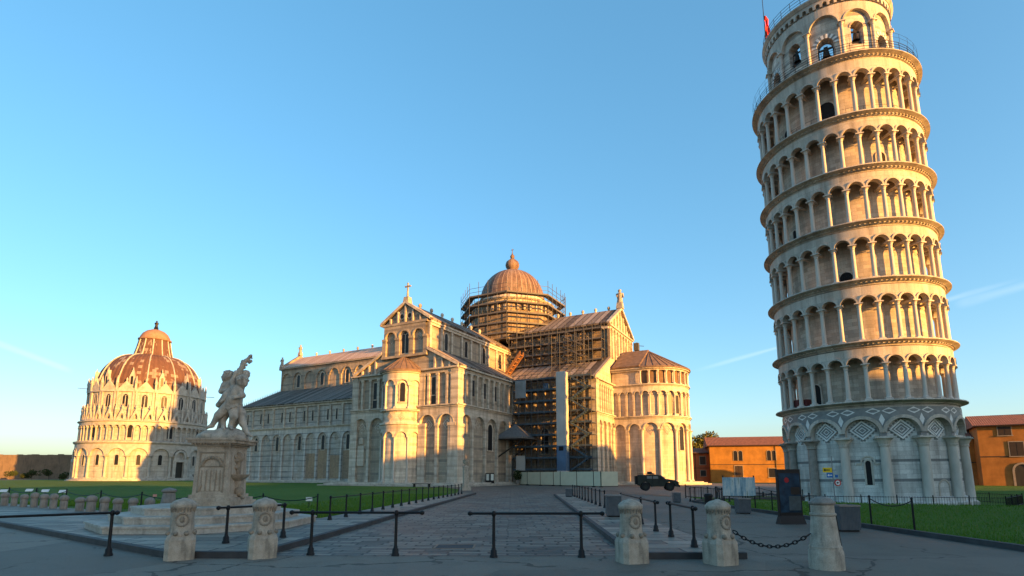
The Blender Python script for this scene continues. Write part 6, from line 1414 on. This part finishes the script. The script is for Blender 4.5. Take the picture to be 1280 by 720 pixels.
# ------------------------------------------------------------------ military vehicle
def vehicle():
    Y = 62.; p = px(797, 612, Y); T = empty('military_vehicle', (p.x, Y, -.0), R(-8), 'dark green armoured four wheel military car parked by the cathedral apse', 'military car'); L = 4.35
    gm = m_plain('dark military paint', (.014, .017, .012), .6, .4, 1.5); bk = MAT['iron']; W = 1.95
    S = [(0, .62), (0, 1.62), (.1, 1.72), (2.15, 1.76), (2.3, 1.72), (2.95, 1.30), (3.95, 1.16), (4.3, .95), (4.32, .60), (4.1, .48), (3.95, .48), (3.85, .80), (3.55, .95), (3.2, .95), (2.9, .80), (2.8, .48), (1.35, .45), (1.25, .8), (.98, .95), (.62, .95), (.35, .8), (.25, .5)]
    m = MB(); n = len(S); ys = (-W/2, -W/2+.16, W/2-.16, W/2); vs = []
    for j, y in enumerate(ys):
        for x, z in S: k = (.0 if j in (1, 2) else 1); vs.append((x, y, z-(.0 if z < 1.0 else .06*k*(z-.9)/.8)))
    fs = [tuple(range(n-1, -1, -1)), tuple(range(3*n, 4*n))]
    for j in range(3): fs += [(j*n+i, j*n+(i+1) % n, (j+1)*n+(i+1) % n, (j+1)*n+i) for i in range(n)]
    m.add(vs, fs); m.build('body', gm, T)
    for x in (.80, 3.38):
        for sy in (-1, 1):
            w = MB(); w.lathe([(.22, -.14), (.40, -.14), (.46, -.09), (.46, .09), (.40, .14), (.22, .14)], 24); o = w.build('wheel', MAT['iron'], T, True); o.location = (x, sy*.86, .46); o.rotation_euler = (PI/2, 0, 0); r = MB(); r.lathe([(0, -.08), (.24, -.12), (.24, .12), (0, .08)], 16); r.build('rim', gm, o, True)
    gl = m_plain('vehicle side glass', (.10, .12, .135), .15, .2, 2, 0, 0, .6)  # paler bluish base colour paints a reflection into the side windows
    for sy in (-1, 1):
        for (a, b) in ((.95, 1.5), (1.6, 2.15)): m = MB(); m.box(((a+b)/2, sy*(W/2-.015), 1.45), (b-a, .05, .28)); m.build('side_window', gl, T)
        for xx in (.9, 1.55, 2.2): m = MB(); m.box((xx, sy*(W/2+.005), 1.1), (.03, .03, 1.0)); m.build('door_seam', bk, T)
        m = MB(); m.box((2.5, sy*(W/2+.12), 1.38), (.08, .18, .24)); m.build('mirror', bk, T); m = MB(); m.box((4.28, sy*.7, .88), (.08, .24, .16)); m.build('headlight', MAT['bin_rim'], T)
    for q in (-.42, .42): m = MB(); m.extr([(2.36, q-.36, 1.70), (2.36, q+.36, 1.70), (2.90, q+.36, 1.36), (2.90, q-.36, 1.36)], (.035, 0, .045)); m.build('windscreen', m_plain('pale windscreen glass', (.2, .22, .24), .1, .2, 2, 0, 0, .8), T)
    m = MB(); m.lathe([(.36, 1.76), (.38, 1.86), (.3, 1.92), (0, 1.93)], 16, (1.45, 0, 0)); m.box((1.35, 0, 1.98), (.5, .3, .2)); m.build('roof_hatch', bk, T)
    m = MB(); m.box((-.12, 0, 1.15), (.26, 1.3, .9)); m.box((1.0, 0, 1.82), (1.7, 1.6, .06)); m.box((4.36, 0, .55), (.12, 1.9, .22)); m.tube((.1, .8, 1.7), (.05, .8, 3.1), .012, n=4); m.build('fittings', bk, T)
vehicle()
